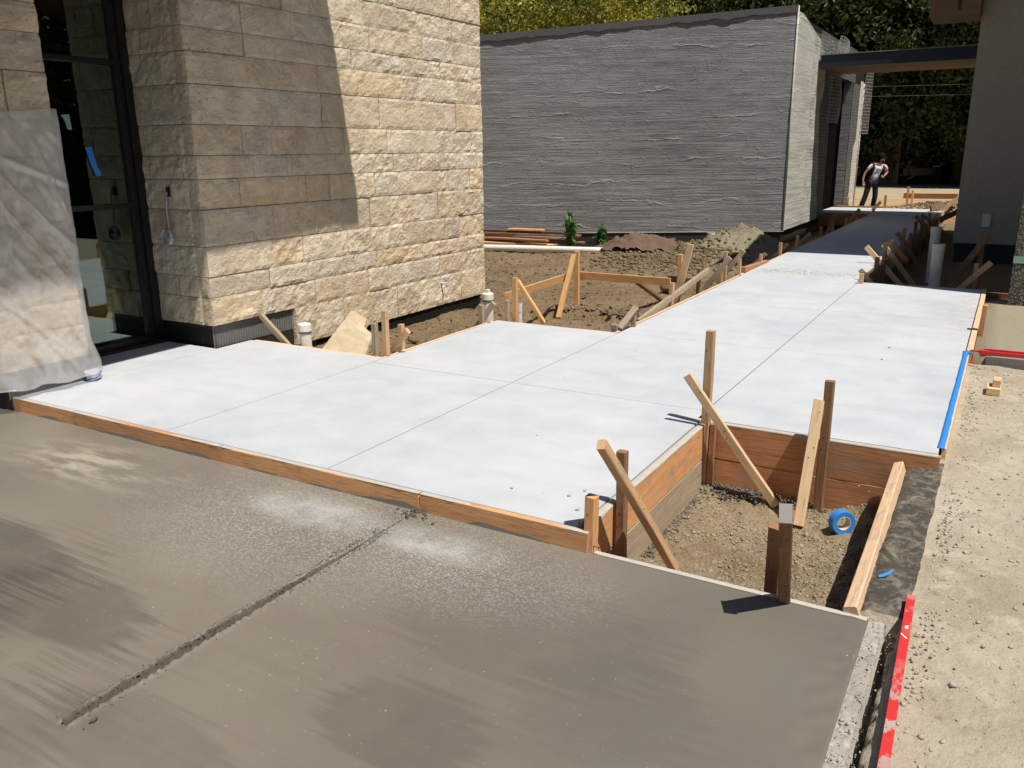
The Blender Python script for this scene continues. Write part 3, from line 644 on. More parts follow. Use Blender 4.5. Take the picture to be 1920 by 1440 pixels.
tp = mesh('tape_piece', [(-6.47, 4.255, 1.675), (-6.47, 4.31, 1.68), (-6.468, 4.335, 1.52), (-6.468, 4.36, 1.47), (-6.466, 4.36, 1.45), (-6.466, 4.31, 1.45), (-6.468, 4.30, 1.49), (-6.468, 4.285, 1.53)], [tuple(range(8))], 'tape_blue'); tag(tp, 'bent strip of blue tape on the dark window glass', 'tape')
sm = tp.modifiers.new('s', 'SOLIDIFY'); sm.thickness = .0015
tp = mesh('tape_piece', [(-6.47, 4.09, 1.92), (-6.47, 4.16, 1.925), (-6.47, 4.165, 1.81), (-6.47, 4.13, 1.81), (-6.47, 4.115, 1.88)], [(0, 1, 2, 3, 4)], 'tape_teal'); tag(tp, 'teal scrap of tape high on the dark window glass', 'tape')
sm = tp.modifiers.new('s', 'SOLIDIFY'); sm.thickness = .0015
# plastic sheet over the near pier
ps = []
NU, NVv = 100, 110
for j in range(NVv + 1):
    v = j / NVv; z = 1.90 - v * 1.84
    for i in range(NU + 1):
        u = i / NU; s = u * 1.32                                        # path: round the near end, along the face, round the window end
        fl = max(0, (v - .84) / .16) ** 1.5
        off = .022 + .006 * FB(s * 2 + z, z * .8, 9, 4) * (1 + v) + .012 * abs(NZ(s * 3, z * 1.6, 2)) + .008 * FB(s + z * .5, z * .55, 3.5, 2.) + .03 * max(0, .22 - abs(NZ(s * 1.2 + z * .75, z * .25, 2.2))) + .022 * max(0, .16 - abs(NZ(s * 1.5 - z * .6, z * .3, 2.6, 9))) + .012 * NZ(s * 7, z * 1.2, 1)
        for (s0, z0, s1, z1, wd_, am) in ((.50, 1.72, 1.14, .98, .022, .05), (.52, 1.70, 1.16, 1.42, .02, .035), (.60, 1.86, .72, .9, .03, .03), (.55, 1.5, 1.16, .62, .018, .03), (.95, 1.75, 1.16, 1.1, .02, .035), (.52, .75, 1.1, .12, .02, .025), (1.0, .5, 1.2, .05, .03, .05), (.7, .45, .8, .06, .025, .035), (.85, .35, 1.05, .04, .02, .03)):
            dx_, dz_ = s1 - s0, z1 - z0; tt_ = max(0, min(1, ((s - s0) * dx_ + (z - z0) * dz_) / (dx_ * dx_ + dz_ * dz_))); dd_ = math.hypot(s - s0 - tt_ * dx_, z - z0 - tt_ * dz_); off += am * math.sin(math.pi * min(1, .15 + tt_ * .8)) * max(0, 1 - dd_ / (wd_ * 1.6)) ** 1.3
        off = max(.012, off)
        if s < .52: x, y = SX - .50 + s, 2.945 - off - fl * .06
        elif s < .52 + .64: x, y = SX + off + .01 + fl * (.04 + .05 * NZ(s * 6, 0)), 2.945 + (s - .52)
        else: x, y = SX + .03 - (s - 1.16) * .6, 3.585 + off * .4 + fl * .06 * (1 + NZ(s * 9, z * 4))
        zz = z + (.05 * NZ(s * 2.2, 1, 1) if j == 0 else 0) - (.10 * max(0, .62 - s) if j < 8 else 0) * (1 - j / 8) + (.03 * NZ(s * 7, 0) - .06 * (s / 1.3 - .6) if j == NVv else 0) + .035 * max(0, s - .9) * v
        ps.append((x, y, zz))
F = [(j * (NU + 1) + i, j * (NU + 1) + i + 1, (j + 1) * (NU + 1) + i + 1, (j + 1) * (NU + 1) + i) for j in range(NVv) for i in range(NU)]
pso = mesh('plastic_sheet', ps, F, 'plastic_sheet', None, True); tag(pso, 'milky translucent plastic sheet draped over the near limestone pier', 'plastic sheet')
bt = tube('tape_wad', [(SX + .05, 3.50, .035), (SX + .07, 3.56, .03), (SX + .06, 3.60, .05), (SX + .04, 3.63, .06)], [.010, .016, .012, .006], 'cable_blue', None, 7); tag(bt, 'crumpled dark blue wad at the foot of the plastic sheet', 'tape')

# ------------------------------------------------------------------ stucco building
gb = empty('stucco_building'); tag(gb, 'dark grey building in rough raked stucco with an open wire-lathed doorway', 'building')
A = Vector((-9.947, 15.70, -.12)); Bc = Vector((-4.207, 18.66, -.12)); A = A + (A - Bc) * .6
At = Vector((A.x, A.y, 3.655)); Bt = Vector((Bc.x, Bc.y, 4.354)); At = At - Vector((0, 0, .02))
nf = 150; d = (Bc - A); nn = Vector((d.y, -d.x, 0)).normalized(); Vt = []; zz = 44
for j in range(zz + 1):
    for i in range(nf + 1):
        p = (A.lerp(Bc, i / nf)).lerp(At.lerp(Bt, i / nf), j / zz)
        e = nn * (.012 * FB(p.x, p.z * 5, 2.2) + .02 * NZ(p.x, p.z, .8))
        if j == zz: p = p + Vector((0, 0, .012 * NZ(p.x, 0, 6)))
        if i == nf or i == 0: e = Vector((0, 0, 0))
        Vt.append(p + e)
F = [(j * (nf + 1) + i, j * (nf + 1) + i + 1, (j + 1) * (nf + 1) + i + 1, (j + 1) * (nf + 1) + i) for j in range(zz) for i in range(nf)]
mesh('stucco_wall', Vt, F, 'stucco_grey', gb, True)
Vt = []; nb_ = 90                                                            # dark uncoated band along the parapet with a ragged lower edge
for i in range(nb_ + 1):
    t = i / nb_; p = At.lerp(Bt, t) + nn * .028; Vt.append(p + Vector((0, 0, .03))); Vt.append(p - Vector((0, 0, .10 + .045 * NZ(t * 40, 0) + .16 * max(0, NZ(t * 26, 3) - .35) * 2)))
for i in range(nb_ + 1): t = i / nb_; p = At.lerp(Bt, t) - nn * .2; Vt.append(p + Vector((0, 0, .03)))
F = [(2 * i + 1, 2 * i + 3, 2 * i + 2, 2 * i) for i in range(nb_)] + [(2 * i, 2 * i + 2, 2 * nb_ + 3 + i, 2 * nb_ + 2 + i) for i in range(nb_)]
plain('parapet_grey', (.12, .115, .115), .9, .1, nb=1); mesh('parapet_band', Vt, F, 'parapet_grey', gb)
mesh('back_wall', [A + Vector((0, 9, 0)), Bc + Vector((-2.3, 12, 0)), Bt + Vector((-2.3, 12, -.4)), At + Vector((0, 9, 0))], [(0, 1, 2, 3)], 'stucco_grey', gb)
mesh('flat_roof', [At - nn * .2 + Vector((0, 0, -.15)), Bt + Vector((-.25, .3, -.2)), Bt + Vector((-.25, 9.3, -.35)), At + Vector((0, 9, -.15))], [(0, 1, 2, 3)], 'membrane_black', gb)
GX = -4.207
def prism(name, poly, z0, z1, mat, parent): 
    n = len(poly); V = [(x, y, z0) for x, y in poly] + [(x, y, z1) for x, y in poly]
    return mesh(name, V, [tuple(range(n - 1, -1, -1)), tuple(range(n, 2 * n))] + [(i, (i + 1) % n, n + (i + 1) % n, n + i) for i in range(n)], mat, parent)
# side wall core (black paper), doorway, far pier
boxes('papered_wall', [(GX - .25, 18.70, -.11, GX - .03, 22.9, 4.22), (GX - .25, 22.9, 3.35, GX - .03, 27.9, 4.08), (GX - .25, 26.0, -.3, GX - .03, 27.9, 3.35)], 'paper_black', gb)
boxes('footing', [(GX - .28, 18.72, -.6, GX - .06, 28, -.13)], 'membrane_black', gb)
mesh('footing_strip', [A + nn * -.03 + Vector((0, 0, -.5)), Bc + nn * -.03 + Vector((0, 0, -.5)), Bc + nn * -.03 + Vector((0, 0, .01)), A + nn * -.03 + Vector((0, 0, .01))], [(0, 1, 2, 3)], 'membrane_black', gb)
sd_ = (Bc - A).normalized()
fl = mesh('weep_screed', [Bc + nn * .03 - sd_ * 9.5 + Vector((0, 0, -.012)) , Bc + nn * .03 + Vector((.03, 0, -.012)), Bc + nn * .03 + Vector((.03, 0, .006)), Bc + nn * .03 - sd_ * 9.5 + Vector((0, 0, .006))], [(0, 1, 2, 3)], 'stucco_light', gb)
prism('doorway_reveal', [(GX - 1.4, 22.9), (GX - .26, 22.9), (GX - .26, 22.95), (GX - 1.4, 22.95)], -.3, 3.6, 'paper_black', gb)
prism('doorway_reveal', [(GX - 3.6, 26.0), (GX - .26, 26.0), (GX - .26, 26.1), (GX - 3.6, 26.1)], -.3, 3.6, 'paper_black', gb)  # deep black wall added so the doorway opening stays dark
prism('dark_interior', [(GX - 1.5, 22.8), (GX - 1.4, 22.8), (GX - 1.4, 27.6), (GX - 1.5, 27.6)], -.3, 3.9, 'interior_dark', gb)
Vt = []; n = 40                                                               # scratch coat on the side wall, ragged far edge
for j in range(n + 1):
    t = j / n; z = -.12 + t * (4.20 if t < 1 else 4.33) ; top = 4.33 - .05
    z = -.12 + t * (top + .12)
    w_ = 22.25 - 1.15 * t + .55 * max(0, math.sin(t * 9.5 + .6)) * (t > .45) + .10 * NZ(t * 9, 1) + .05 * NZ(t * 40, 2)
    if t > .93: w_ = min(w_, 21.0 - (t - .93) * 26)
    m_ = 14
    for i in range(m_ + 1):
        y = 18.665 + (w_ - 18.665) * i / m_; Vt.append((GX + .004 + .010 * NZ(y, z, 3) * (0 < i), y, z + (0.0)))
F = [(j * 15 + i, j * 15 + i + 1, (j + 1) * 15 + i + 1, (j + 1) * 15 + i) for j in range(n) for i in range(14)]
mesh('scratch_coat', Vt, F, 'stucco_light', gb, True)
Vt = []; n = 30
for j in range(n + 1):
    t = j / n; z = -.25 + t * 3.7; y0 = 27.15 - .35 * (t < .55) * (1 if t < .5 else (.55 - t) / .05) + .06 * NZ(t * 12, 4); Vt += [(GX + .01, y0, z), (GX + .01, 27.72, z)]
mesh('scratch_coat', Vt, [(2 * j, 2 * j + 1, 2 * j + 3, 2 * j + 2) for j in range(n)], 'stucco_light', gb)
box('pier_coat', GX - .24, 25.97, -.28, GX - .02, 26.0, 3.35, 'stucco_grey', gb)
for k in range(0):                                                            # bulging lath ribs under the scratch coat
    z = .3 + k * .33; r_ = tube('coat_ridge', [(GX + .012, 18.72 + .28 * q, z - .10 * q / 10 + .015 * NZ(q, z)) for q in range(9)], .012, 'stucco_light', gb, 5)
l1 = wires('wire_lath', (GX + .0, 20.5, -.1), (0, 1, 0), (0, 0, 1), 30, 52, .08, .08, .008, 'lath_wire', gb, jit=.012)
l2 = wires('wire_lath', (GX + .02, 21.1, 3.35), (0, 1, 0), (0, 0, 1), 62, 10, .08, .08, .008, 'lath_wire', gb, jit=.012)
l3 = wires('hanging_lath', (GX + .06, 22.15, 2.2), (0, 1, 0), (0, 0, 1), 20, 23, .08, .08, .010, 'lath_wire', gb, jit=.01, curl=lambda a, b: .10 * math.sin(a * 2.1) + .05 * math.sin(b * 3))
l4 = wires('hanging_lath', (GX + .12, 22.4, 3.72), (0, 1, -.1), (0, .25, 1), 26, 6, .08, .08, .010, 'lath_wire', gb, jit=.02, curl=lambda a, b: .15 * math.sin(a * 2 + b))
l5 = wires('hanging_lath', (GX + .05, 27.72, 2.0), (.3, 1, 0), (0, 0, 1), 5, 19, .09, .09, .012, 'lath_wire', gb, jit=.01)
l6 = wires('wire_lath', (GX + .0, 26.05, -.2), (0, 1, 0), (0, 0, 1), 14, 44, .08, .08, .008, 'lath_wire', gb, jit=.012)
for l in (l1, l2, l3, l4, l5, l6): l['kind'] = 'stuff'
tube('corner_bead', [(Bc.x + .012, Bc.y - .012, -.12), (Bt.x + .012, Bt.y - .012, 4.37)], .018, 'stucco_light', gb, 6)
tube('corner_bead', [(GX + .02, 27.74, -.25), (GX + .02, 27.74, 3.4)], .03, 'stucco_light', gb, 6)

# ------------------------------------------------------------------ grey building on the right, with an unseen roof added to shade the walkway
rb = empty('grey_wall_building'); tag(rb, 'smooth grey plastered building on the right with a deep unseen roof shading the walkway', 'building')
def sheet(O, U, Vv, nu, nv, lu, lv, mat, name, amp=.008):
    O = Vector(O); U = Vector(U); Vv = Vector(Vv); N = U.cross(Vv)
    V = [O + U * lu * i / nu + Vv * lv * j / nv + N * amp * FB(lu * i / nu, lv * j / nv, 1.1) for j in range(nv + 1) for i in range(nu + 1)]
    return mesh(name, V, [(j * (nu + 1) + i, j * (nu + 1) + i + 1, (j + 1) * (nu + 1) + i + 1, (j + 1) * (nu + 1) + i) for j in range(nv) for i in range(nu)], mat, rb, True)
sheet((-.84, 17.3, -.1), (1, 0, 0), (0, 0, 1), 60, 40, 9.0, 5.2, 'stucco_smooth', 'plaster_wall')
boxes('wall_core', [(-.83, 17.33, -.09, 8.16, 23.1, 5.09)], 'stucco_smooth', rb)
boxes('footing', [(-.80, 17.36, -.6, 8.1, 23.4, -.095)], 'membrane_black', rb)
prism('roof', [(-1.78, 13.15), (.8, 13.15), (.8, 10.45), (9, 10.45), (9, 23.2), (-1.78, 23.2)], 5.1, 5.45, 'soffit_tan', rb)  # unseen roof, outline drawn from the shade it should cast on the walkway
box('eave_block', -1.62, 16.9, 3.72, -.845, 17.9, 4.05, 'soffit_tan', rb, .01); box('eave_vent', -1.20, 16.886, 3.80, -1.14, 16.898, 3.98, 'frame_black', rb)
box('utility_box', -.42, 17.24, .20, -.28, 17.288, .43, 'white_paint', rb, .006)
cn = empty('walkway_canopy'); tag(cn, 'black fascia canopy with tan soffit spanning from the stucco building to the grey wall', 'canopy')
box('fascia', -4.15, 21.0, 3.36, -.84, 21.06, 3.62, 'fascia_blue_black', cn); box('soffit', -4.15, 21.062, 3.37, -.84, 23.4, 3.40, 'soffit_tan', cn)
box('deck', -4.15, 21.062, 3.402, -.84, 23.4, 3.60, 'membrane_black', cn); box('drip_edge', -4.15, 20.98, 3.622, -.84, 23.4, 3.64, 'cement_grey', cn)
pr = empty('pebbled_pillar'); tag(pr, 'pebble-dash pillar at the right edge of the photo with a blue tape band', 'pillar')
pv = prism('shaft', [(.10, 10.56), (.62, 10.56), (.62, 10.80), (.10, 10.80)], -.12, 3.3, 'pebble_dash', pr)
prism('tape_band', [(.096, 10.556), (.624, 10.556), (.624, 10.804), (.096, 10.804)], .37, .445, 'tape_teal', pr); M['tape_teal2'] = None
fs = grid('fresh_grey_slab', np.linspace(-.115, 5, 30), np.linspace(7.53, 10.97, 20), lambda x, y: -.022 - .07 * min(1, (y - 7.53) / 2.6) + .002 * NZ(x, y, 2), 'fresh_grey', skirt=-.4); tag(fs, kind='structure')
bd = box('edge_form', -.02, 7.50, -.12, 5, 7.528, -.025, 'form_grey'); tag(bd, 'grey form board along the near edge of the fresh grey slab', 'board')
bd = box('slab_end_form', -.115, 10.975, -.2, 1.5, 11.02, -.03, 'wood_brown'); bd.name = 'form_board'; tag(bd, 'brown form board behind the pebbled pillar closing the fresh grey slab', 'board')  # brown board along the far edge of the fresh slab



# ------------------------------------------------------------------ loose lumber: stakes, braces, boards (name, category, label, group, material, from, to, width, thickness, face)
LUMBER = [
 ('stake','stake','tall upright stake at the inner corner of the pit, tallest of all stakes',None,'wood_tan',(-1.427, 4.715, -0.5),(-1.427, 4.715, 0.574),0.05,0.045,(0, -1, 0)),
 ('stake','stake','short reddish stake tucked right behind the tall corner stake of the pit',None,'wood_red',(-1.382, 4.72, -0.5),(-1.382, 4.72, 0.003),0.035,0.03,(0, -1, 0)),
 ('brace','brace','long pale brace leaning left across the tall corner stake of the pit',None,'wood_pale',(-0.968, 4.66, -0.418),(-1.539, 4.66, 0.304),0.05,0.03,(0, -1, 0)),
 ('stake','stake','brown upright stake against the back board of the pit',None,'wood_brown',(-0.741, 4.715, -0.5),(-0.741, 4.715, 0.357),0.05,0.045,(0, -1, 0)),
 ('brace','brace','pale brace leaning against the brown stake at the back board of the pit',None,'wood_pale',(-0.796, 4.455, -0.42),(-0.785, 4.7, 0.244),0.055,0.035,(0, -1, 0)),
 ('stake','stake','dark stained stake against the left board of the pit',None,'wood_brown',(-1.4, 3.357, -0.5),(-1.4, 3.357, 0.267),0.045,0.045,(0, -1, 0)),
 ('brace','brace','split weathered brace leaning across the dark stake at the left board of the pit',None,'wood_tan',(-1.214, 3.61, -0.4),(-1.345, 3.0, 0.423),0.05,0.04,(1, 0, 0.3)),
 ('stake','stake','short stout stake at the near left corner of the pit',None,'wood_orange',(-1.405, 3.043, -0.5),(-1.405, 3.043, 0.162),0.05,0.05,(0, -1, 0)),
 ('stake','stake','leaning stake with a cement splashed top at the wet slab edge of the pit',None,'wood_brown',(-0.59, 3.2, -0.42),(-0.545, 2.8, 0.365),0.046,0.08,(0.22, -1, 0.2)),
 ('stake','stake','low reddish stake leaning behind the cement topped stake in the pit',None,'wood_red',(-0.681, 3.32, -0.42),(-0.651, 3.17, 0.138),0.055,0.035,(0, -1, 0.1)),
 ('stake','stake','small stake beside the far end of the right edge board',None,'wood_orange',(-0.085, 8.457, -0.2),(-0.085, 8.457, 0.232),0.04,0.09,(0, -1, 0)),
 ('stake','stake','short stub stake at the inner corner where the wide slab meets the walkway',None,'wood_pale',(-1.46, 10.849, -0.5),(-1.46, 10.849, 0.123),0.05,0.04,(0, -1, 0)),
 ('brace','brace','stub of brace poking up behind the corner stub stake',None,'wood_gray',(-1.341, 11.2, -0.095),(-1.531, 11.2, 0.127),0.06,0.035,(0, -1, 0)),
 ('brace','brace','grey brown board leaning toward the black base of the stone wall',None,'wood_gray',(-5.339, 5.2, -0.063),(-5.681, 5.2, 0.21),0.05,0.035,(0, -1, 0)),
 ('stake','stake','squat greyish stake left of the two uprights near the leaning stone slab',None,'wood_gray',(-4.345, 5.16, -0.35),(-4.345, 5.16, 0.267),0.045,0.045,(0, -1, 0)),
 ('stake','stake','taller upright of the pair beside the leaning stone slab',None,'wood_tan',(-4.273, 5.21, -0.35),(-4.273, 5.21, 0.37),0.045,0.045,(0, -1, 0)),
 ('stake','stake','short stake with a knotty brace just right of the tall notch stake',None,'wood_tan',(-4.29, 5.437, -0.35),(-4.29, 5.437, 0.217),0.045,0.045,(0, -1, 0)),
 ('brace','brace','short knotty brace crossing the short notch stake',None,'wood_tan',(-4.38, 5.35, -0.051),(-4.152, 5.35, 0.192),0.05,0.035,(0, -1, 0)),
 ('stake','stake','weathered stake in front of the capped pipe at the far corner of the stone wall',None,'wood_gray',(-4.3, 6.711, -0.35),(-4.3, 6.711, 0.174),0.045,0.045,(0, -1, 0)),
 ('brace','brace','small brace beside the capped pipe at the far corner of the stone wall',None,'wood_gray',(-4.412, 6.75, -0.086),(-4.184, 6.75, 0.198),0.05,0.035,(0, -1, 0)),
 ('stake','stake','low grey stub stake left of the batter board',None,'wood_gray',(-4.153, 6.95, -0.35),(-4.153, 6.95, 0.195),0.04,0.04,(0, -1, 0)),
 ('stake','stake','near fresh orange post of the batter board',None,'wood_fresh',(-4.089, 7.0, -0.35),(-4.089, 7.0, 0.413),0.05,0.04,(0, -1, 0)),
 ('brace','brace','fresh orange brace slanting right from the near batter board post',None,'wood_fresh',(-3.798, 7.052, -0.02),(-4.082, 7.03, 0.384),0.04,0.035,(0, -1, 0)),
 ('batter_board','board','fresh orange batter board rail running away from the stone wall',None,'wood_fresh',(-4.25, 7.06, 0.197),(-4.604, 9.16, 0.108),0.09,0.025,(1, -0.3, 0)),
 ('stake','stake','tall fresh orange post at the corner of the batter boards',None,'wood_fresh',(-4.457, 9.12, -0.4),(-4.457, 9.12, 0.433),0.06,0.045,(0, -1, 0)),
 ('brace','brace','slim fresh orange brace leaning on the tall corner batter post',None,'wood_fresh',(-4.407, 8.537, -0.28),(-4.465, 9.05, 0.395),0.06,0.035,(0, -1, 0)),
 ('batter_board','board','fresh orange batter board rail parallel to the stucco wall',None,'wood_fresh',(-4.478, 9.2, 0.13),(-3.239, 9.05, 0.147),0.09,0.025,(0, -1, 0)),
 ('offcut','offcut','short brown offcut nailed behind the end of the batter board rail',None,'wood_brown',(-3.298, 9.12, 0.177),(-3.025, 9.12, 0.164),0.07,0.025,(0, -1, 0)),
 ('brace','brace','brown brace under the batter board rail near the walkway',None,'wood_brown',(-3.728, 10.203, -0.3),(-3.776, 9.3, 0.097),0.06,0.035,(0, -1, 0)),
 ('stake','stake','right end orange post of the batter board',None,'wood_fresh',(-3.15, 9.1, -0.35),(-3.15, 9.1, 0.461),0.05,0.04,(0, -1, 0)),
 ('brace','brace','tall pale plank leaning on the right end batter post',None,'wood_pale',(-3.141, 8.95, -0.111),(-2.987, 8.95, 0.596),0.075,0.035,(0, -1, 0)),
 ('stake','stake','grey stake where the long weathered brace meets the walkway form',None,'wood_tan',(-3.0, 8.433, -0.5),(-3.0, 8.433, 0.242),0.045,0.045,(0, -1, 0)),
 ('brace','brace','long weathered brace lying along the left walkway form',None,'wood_gray',(-3.0, 7.501, -0.017),(-3.0, 9.655, 0.22),0.06,0.04,(1, -0.4, 0)),
 ('stake','stake','dark stake crossed by the top of the long weathered brace',None,'wood_brown',(-3.06, 9.516, -0.5),(-3.06, 9.516, 0.258),0.045,0.045,(0, -1, 0)),
 ('stake','stake','small stake at the inner corner of the walkway',None,'wood_gray',(-2.922, 7.2, -0.5),(-2.922, 7.2, 0.206),0.04,0.04,(0, -1, 0)),
 ('brace','brace','weathered brace rising from the concrete block at the inner walkway corner',None,'wood_gray',(-2.972, 6.99, 0.017),(-2.9, 7.2, 0.188),0.055,0.035,(0, -1, 0)),
 ('stake','stake','pale stake, first upright beyond the long brace on the left walkway edge','stakes along the left walkway edge','wood_tan',(-3.0, 10.205, -0.5),(-3.0, 10.205, 0.23),0.045,0.045,(0, -1, 0)),
 ('stake','stake','taller pale stake, second upright beyond the long brace on the left walkway edge','stakes along the left walkway edge','wood_tan',(-3.1, 10.704, -0.5),(-3.1, 10.704, 0.324),0.045,0.045,(0, -1, 0)),
 ('stake','stake','orange stake, third upright beyond the long brace on the left walkway edge','stakes along the left walkway edge','wood_tan',(-3.0, 11.005, -0.5),(-3.0, 11.005, 0.248),0.045,0.045,(0, -1, 0)),
 ('stake','stake','short orange stake, fourth upright beyond the long brace on the left walkway edge','stakes along the left walkway edge','wood_tan',(-3.0, 12.12, -0.5),(-3.0, 12.12, 0.149),0.045,0.045,(0, -1, 0)),
 ('stake','stake','stake, fifth upright beyond the long brace on the left walkway edge','stakes along the left walkway edge','wood_tan',(-3.0, 13.291, -0.5),(-3.0, 13.291, 0.196),0.045,0.045,(0, -1, 0)),
 ('stake','stake','stake, sixth upright beyond the long brace on the left walkway edge','stakes along the left walkway edge','wood_tan',(-3.0, 14.48, -0.5),(-3.0, 14.48, 0.204),0.045,0.045,(0, -1, 0)),
 ('brace','brace','first weathered brace beyond the long brace on the left walkway edge','braces along the left walkway edge','wood_gray',(-3.205, 10.2, -0.102),(-2.897, 10.2, 0.315),0.06,0.035,(0, -1, 0)),
 ('brace','brace','second weathered brace beyond the long brace on the left walkway edge','braces along the left walkway edge','wood_gray',(-3.292, 11.0, -0.13),(-2.947, 11.0, 0.314),0.06,0.035,(0, -1, 0)),
 ('brace','brace','third weathered brace beyond the long brace on the left walkway edge','braces along the left walkway edge','wood_gray',(-3.394, 12.9, -0.233),(-3.121, 12.9, 0.059),0.06,0.035,(0, -1, 0)),
 ('brace','brace','fourth weathered brace beyond the long brace on the left walkway edge','braces along the left walkway edge','wood_gray',(-3.425, 14.2, -0.247),(-3.084, 14.2, 0.087),0.06,0.035,(0, -1, 0)),
 ('brace','brace','fifth weathered brace beyond the long brace on the left walkway edge','braces along the left walkway edge','wood_gray',(-3.437, 15.8, -0.268),(-3.053, 15.8, 0.124),0.06,0.035,(0, -1, 0)),
 ('offcut','offcut','fresh orange offcut board lying on the left walkway edge',None,'wood_red',(-2.99, 11.169, 0.039),(-2.99, 12.426, -0.008),0.07,0.07,(0, 0, 1)),
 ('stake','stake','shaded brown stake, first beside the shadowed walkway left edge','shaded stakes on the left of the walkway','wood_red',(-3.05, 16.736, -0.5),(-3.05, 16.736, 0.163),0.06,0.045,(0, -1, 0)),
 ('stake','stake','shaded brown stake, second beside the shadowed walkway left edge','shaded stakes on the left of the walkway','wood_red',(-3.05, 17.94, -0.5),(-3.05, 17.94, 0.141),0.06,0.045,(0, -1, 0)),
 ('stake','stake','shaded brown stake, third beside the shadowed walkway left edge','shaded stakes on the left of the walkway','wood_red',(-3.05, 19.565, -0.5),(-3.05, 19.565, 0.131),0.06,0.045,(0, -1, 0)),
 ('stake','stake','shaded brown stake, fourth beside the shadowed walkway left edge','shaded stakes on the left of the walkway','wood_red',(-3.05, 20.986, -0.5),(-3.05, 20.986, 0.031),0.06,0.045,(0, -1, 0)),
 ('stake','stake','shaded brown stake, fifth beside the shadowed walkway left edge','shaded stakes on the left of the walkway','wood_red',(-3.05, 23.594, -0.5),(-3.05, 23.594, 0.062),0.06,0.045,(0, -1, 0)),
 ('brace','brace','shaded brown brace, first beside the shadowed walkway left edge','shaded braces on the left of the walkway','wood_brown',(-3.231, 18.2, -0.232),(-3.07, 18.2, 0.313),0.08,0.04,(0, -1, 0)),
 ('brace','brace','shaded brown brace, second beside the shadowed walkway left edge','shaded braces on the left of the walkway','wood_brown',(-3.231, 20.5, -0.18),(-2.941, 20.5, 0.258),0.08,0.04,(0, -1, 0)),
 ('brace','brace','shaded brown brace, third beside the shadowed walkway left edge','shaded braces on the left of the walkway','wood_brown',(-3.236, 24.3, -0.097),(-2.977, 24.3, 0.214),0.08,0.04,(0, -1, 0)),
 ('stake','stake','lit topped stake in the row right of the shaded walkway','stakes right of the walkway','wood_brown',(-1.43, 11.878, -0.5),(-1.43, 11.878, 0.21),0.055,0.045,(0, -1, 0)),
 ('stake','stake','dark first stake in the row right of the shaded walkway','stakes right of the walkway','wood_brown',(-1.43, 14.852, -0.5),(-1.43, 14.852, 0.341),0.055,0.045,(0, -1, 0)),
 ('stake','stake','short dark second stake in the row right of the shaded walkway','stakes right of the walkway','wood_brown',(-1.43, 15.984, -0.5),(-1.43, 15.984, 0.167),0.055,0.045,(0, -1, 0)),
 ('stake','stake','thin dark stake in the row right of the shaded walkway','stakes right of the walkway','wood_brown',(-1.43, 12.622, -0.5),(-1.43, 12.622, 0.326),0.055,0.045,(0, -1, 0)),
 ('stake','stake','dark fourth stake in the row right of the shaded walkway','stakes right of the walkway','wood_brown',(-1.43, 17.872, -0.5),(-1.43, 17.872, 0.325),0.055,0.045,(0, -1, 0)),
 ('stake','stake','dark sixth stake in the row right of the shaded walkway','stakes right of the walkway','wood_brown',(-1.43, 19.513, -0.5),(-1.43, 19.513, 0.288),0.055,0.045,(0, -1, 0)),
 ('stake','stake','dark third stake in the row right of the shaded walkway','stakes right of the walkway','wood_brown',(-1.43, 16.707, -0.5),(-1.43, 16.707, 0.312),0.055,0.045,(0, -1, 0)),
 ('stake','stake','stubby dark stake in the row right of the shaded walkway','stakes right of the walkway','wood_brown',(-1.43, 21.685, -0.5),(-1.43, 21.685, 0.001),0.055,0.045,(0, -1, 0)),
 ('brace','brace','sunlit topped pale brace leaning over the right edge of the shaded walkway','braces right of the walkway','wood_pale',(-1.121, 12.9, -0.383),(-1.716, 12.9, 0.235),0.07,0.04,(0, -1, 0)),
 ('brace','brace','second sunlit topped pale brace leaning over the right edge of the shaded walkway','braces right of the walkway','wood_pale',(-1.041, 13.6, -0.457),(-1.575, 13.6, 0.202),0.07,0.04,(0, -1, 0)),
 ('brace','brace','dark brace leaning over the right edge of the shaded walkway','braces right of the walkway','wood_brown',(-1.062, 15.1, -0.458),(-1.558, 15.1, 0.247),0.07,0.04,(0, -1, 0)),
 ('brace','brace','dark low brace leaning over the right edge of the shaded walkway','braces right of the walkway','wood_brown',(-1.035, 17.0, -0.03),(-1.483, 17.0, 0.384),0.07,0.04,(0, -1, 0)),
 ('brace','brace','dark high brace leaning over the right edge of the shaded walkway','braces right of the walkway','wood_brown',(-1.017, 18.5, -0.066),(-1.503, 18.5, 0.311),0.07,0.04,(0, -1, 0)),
 ('brace','brace','short dark brace leaning over the right edge of the shaded walkway','braces right of the walkway','wood_brown',(-1.194, 13.2, 0.015),(-1.441, 13.2, 0.293),0.07,0.04,(0, -1, 0)),
 ('stake','stake','upright stake of the crossed pair near the pebbled pillar',None,'wood_tan',(-0.269, 11.6, -0.5),(-0.269, 11.6, 0.223),0.05,0.04,(0, -1, 0)),
 ('brace','brace','slanting brace of the crossed pair near the pebbled pillar',None,'wood_tan',(-0.463, 11.5, -0.142),(-0.118, 11.5, 0.256),0.065,0.035,(0, -1, 0)),
 ('stake','stake','dark upright behind the crossed pair near the pebbled pillar',None,'wood_brown',(-0.277, 13.2, -0.5),(-0.277, 13.2, 0.32),0.07,0.04,(0, -1, 0)),
 ('brace','brace','dark slanting brace behind the crossed pair',None,'wood_brown',(-0.665, 13.1, -0.357),(-0.206, 13.1, 0.44),0.08,0.04,(0, -1, 0)),
 ('stake','stake','yellow stake at the feet of the woman',None,'wood_fresh',(-3.966, 25.3, -0.6),(-3.966, 25.3, 0.258),0.07,0.06,(0, -1, 0)),
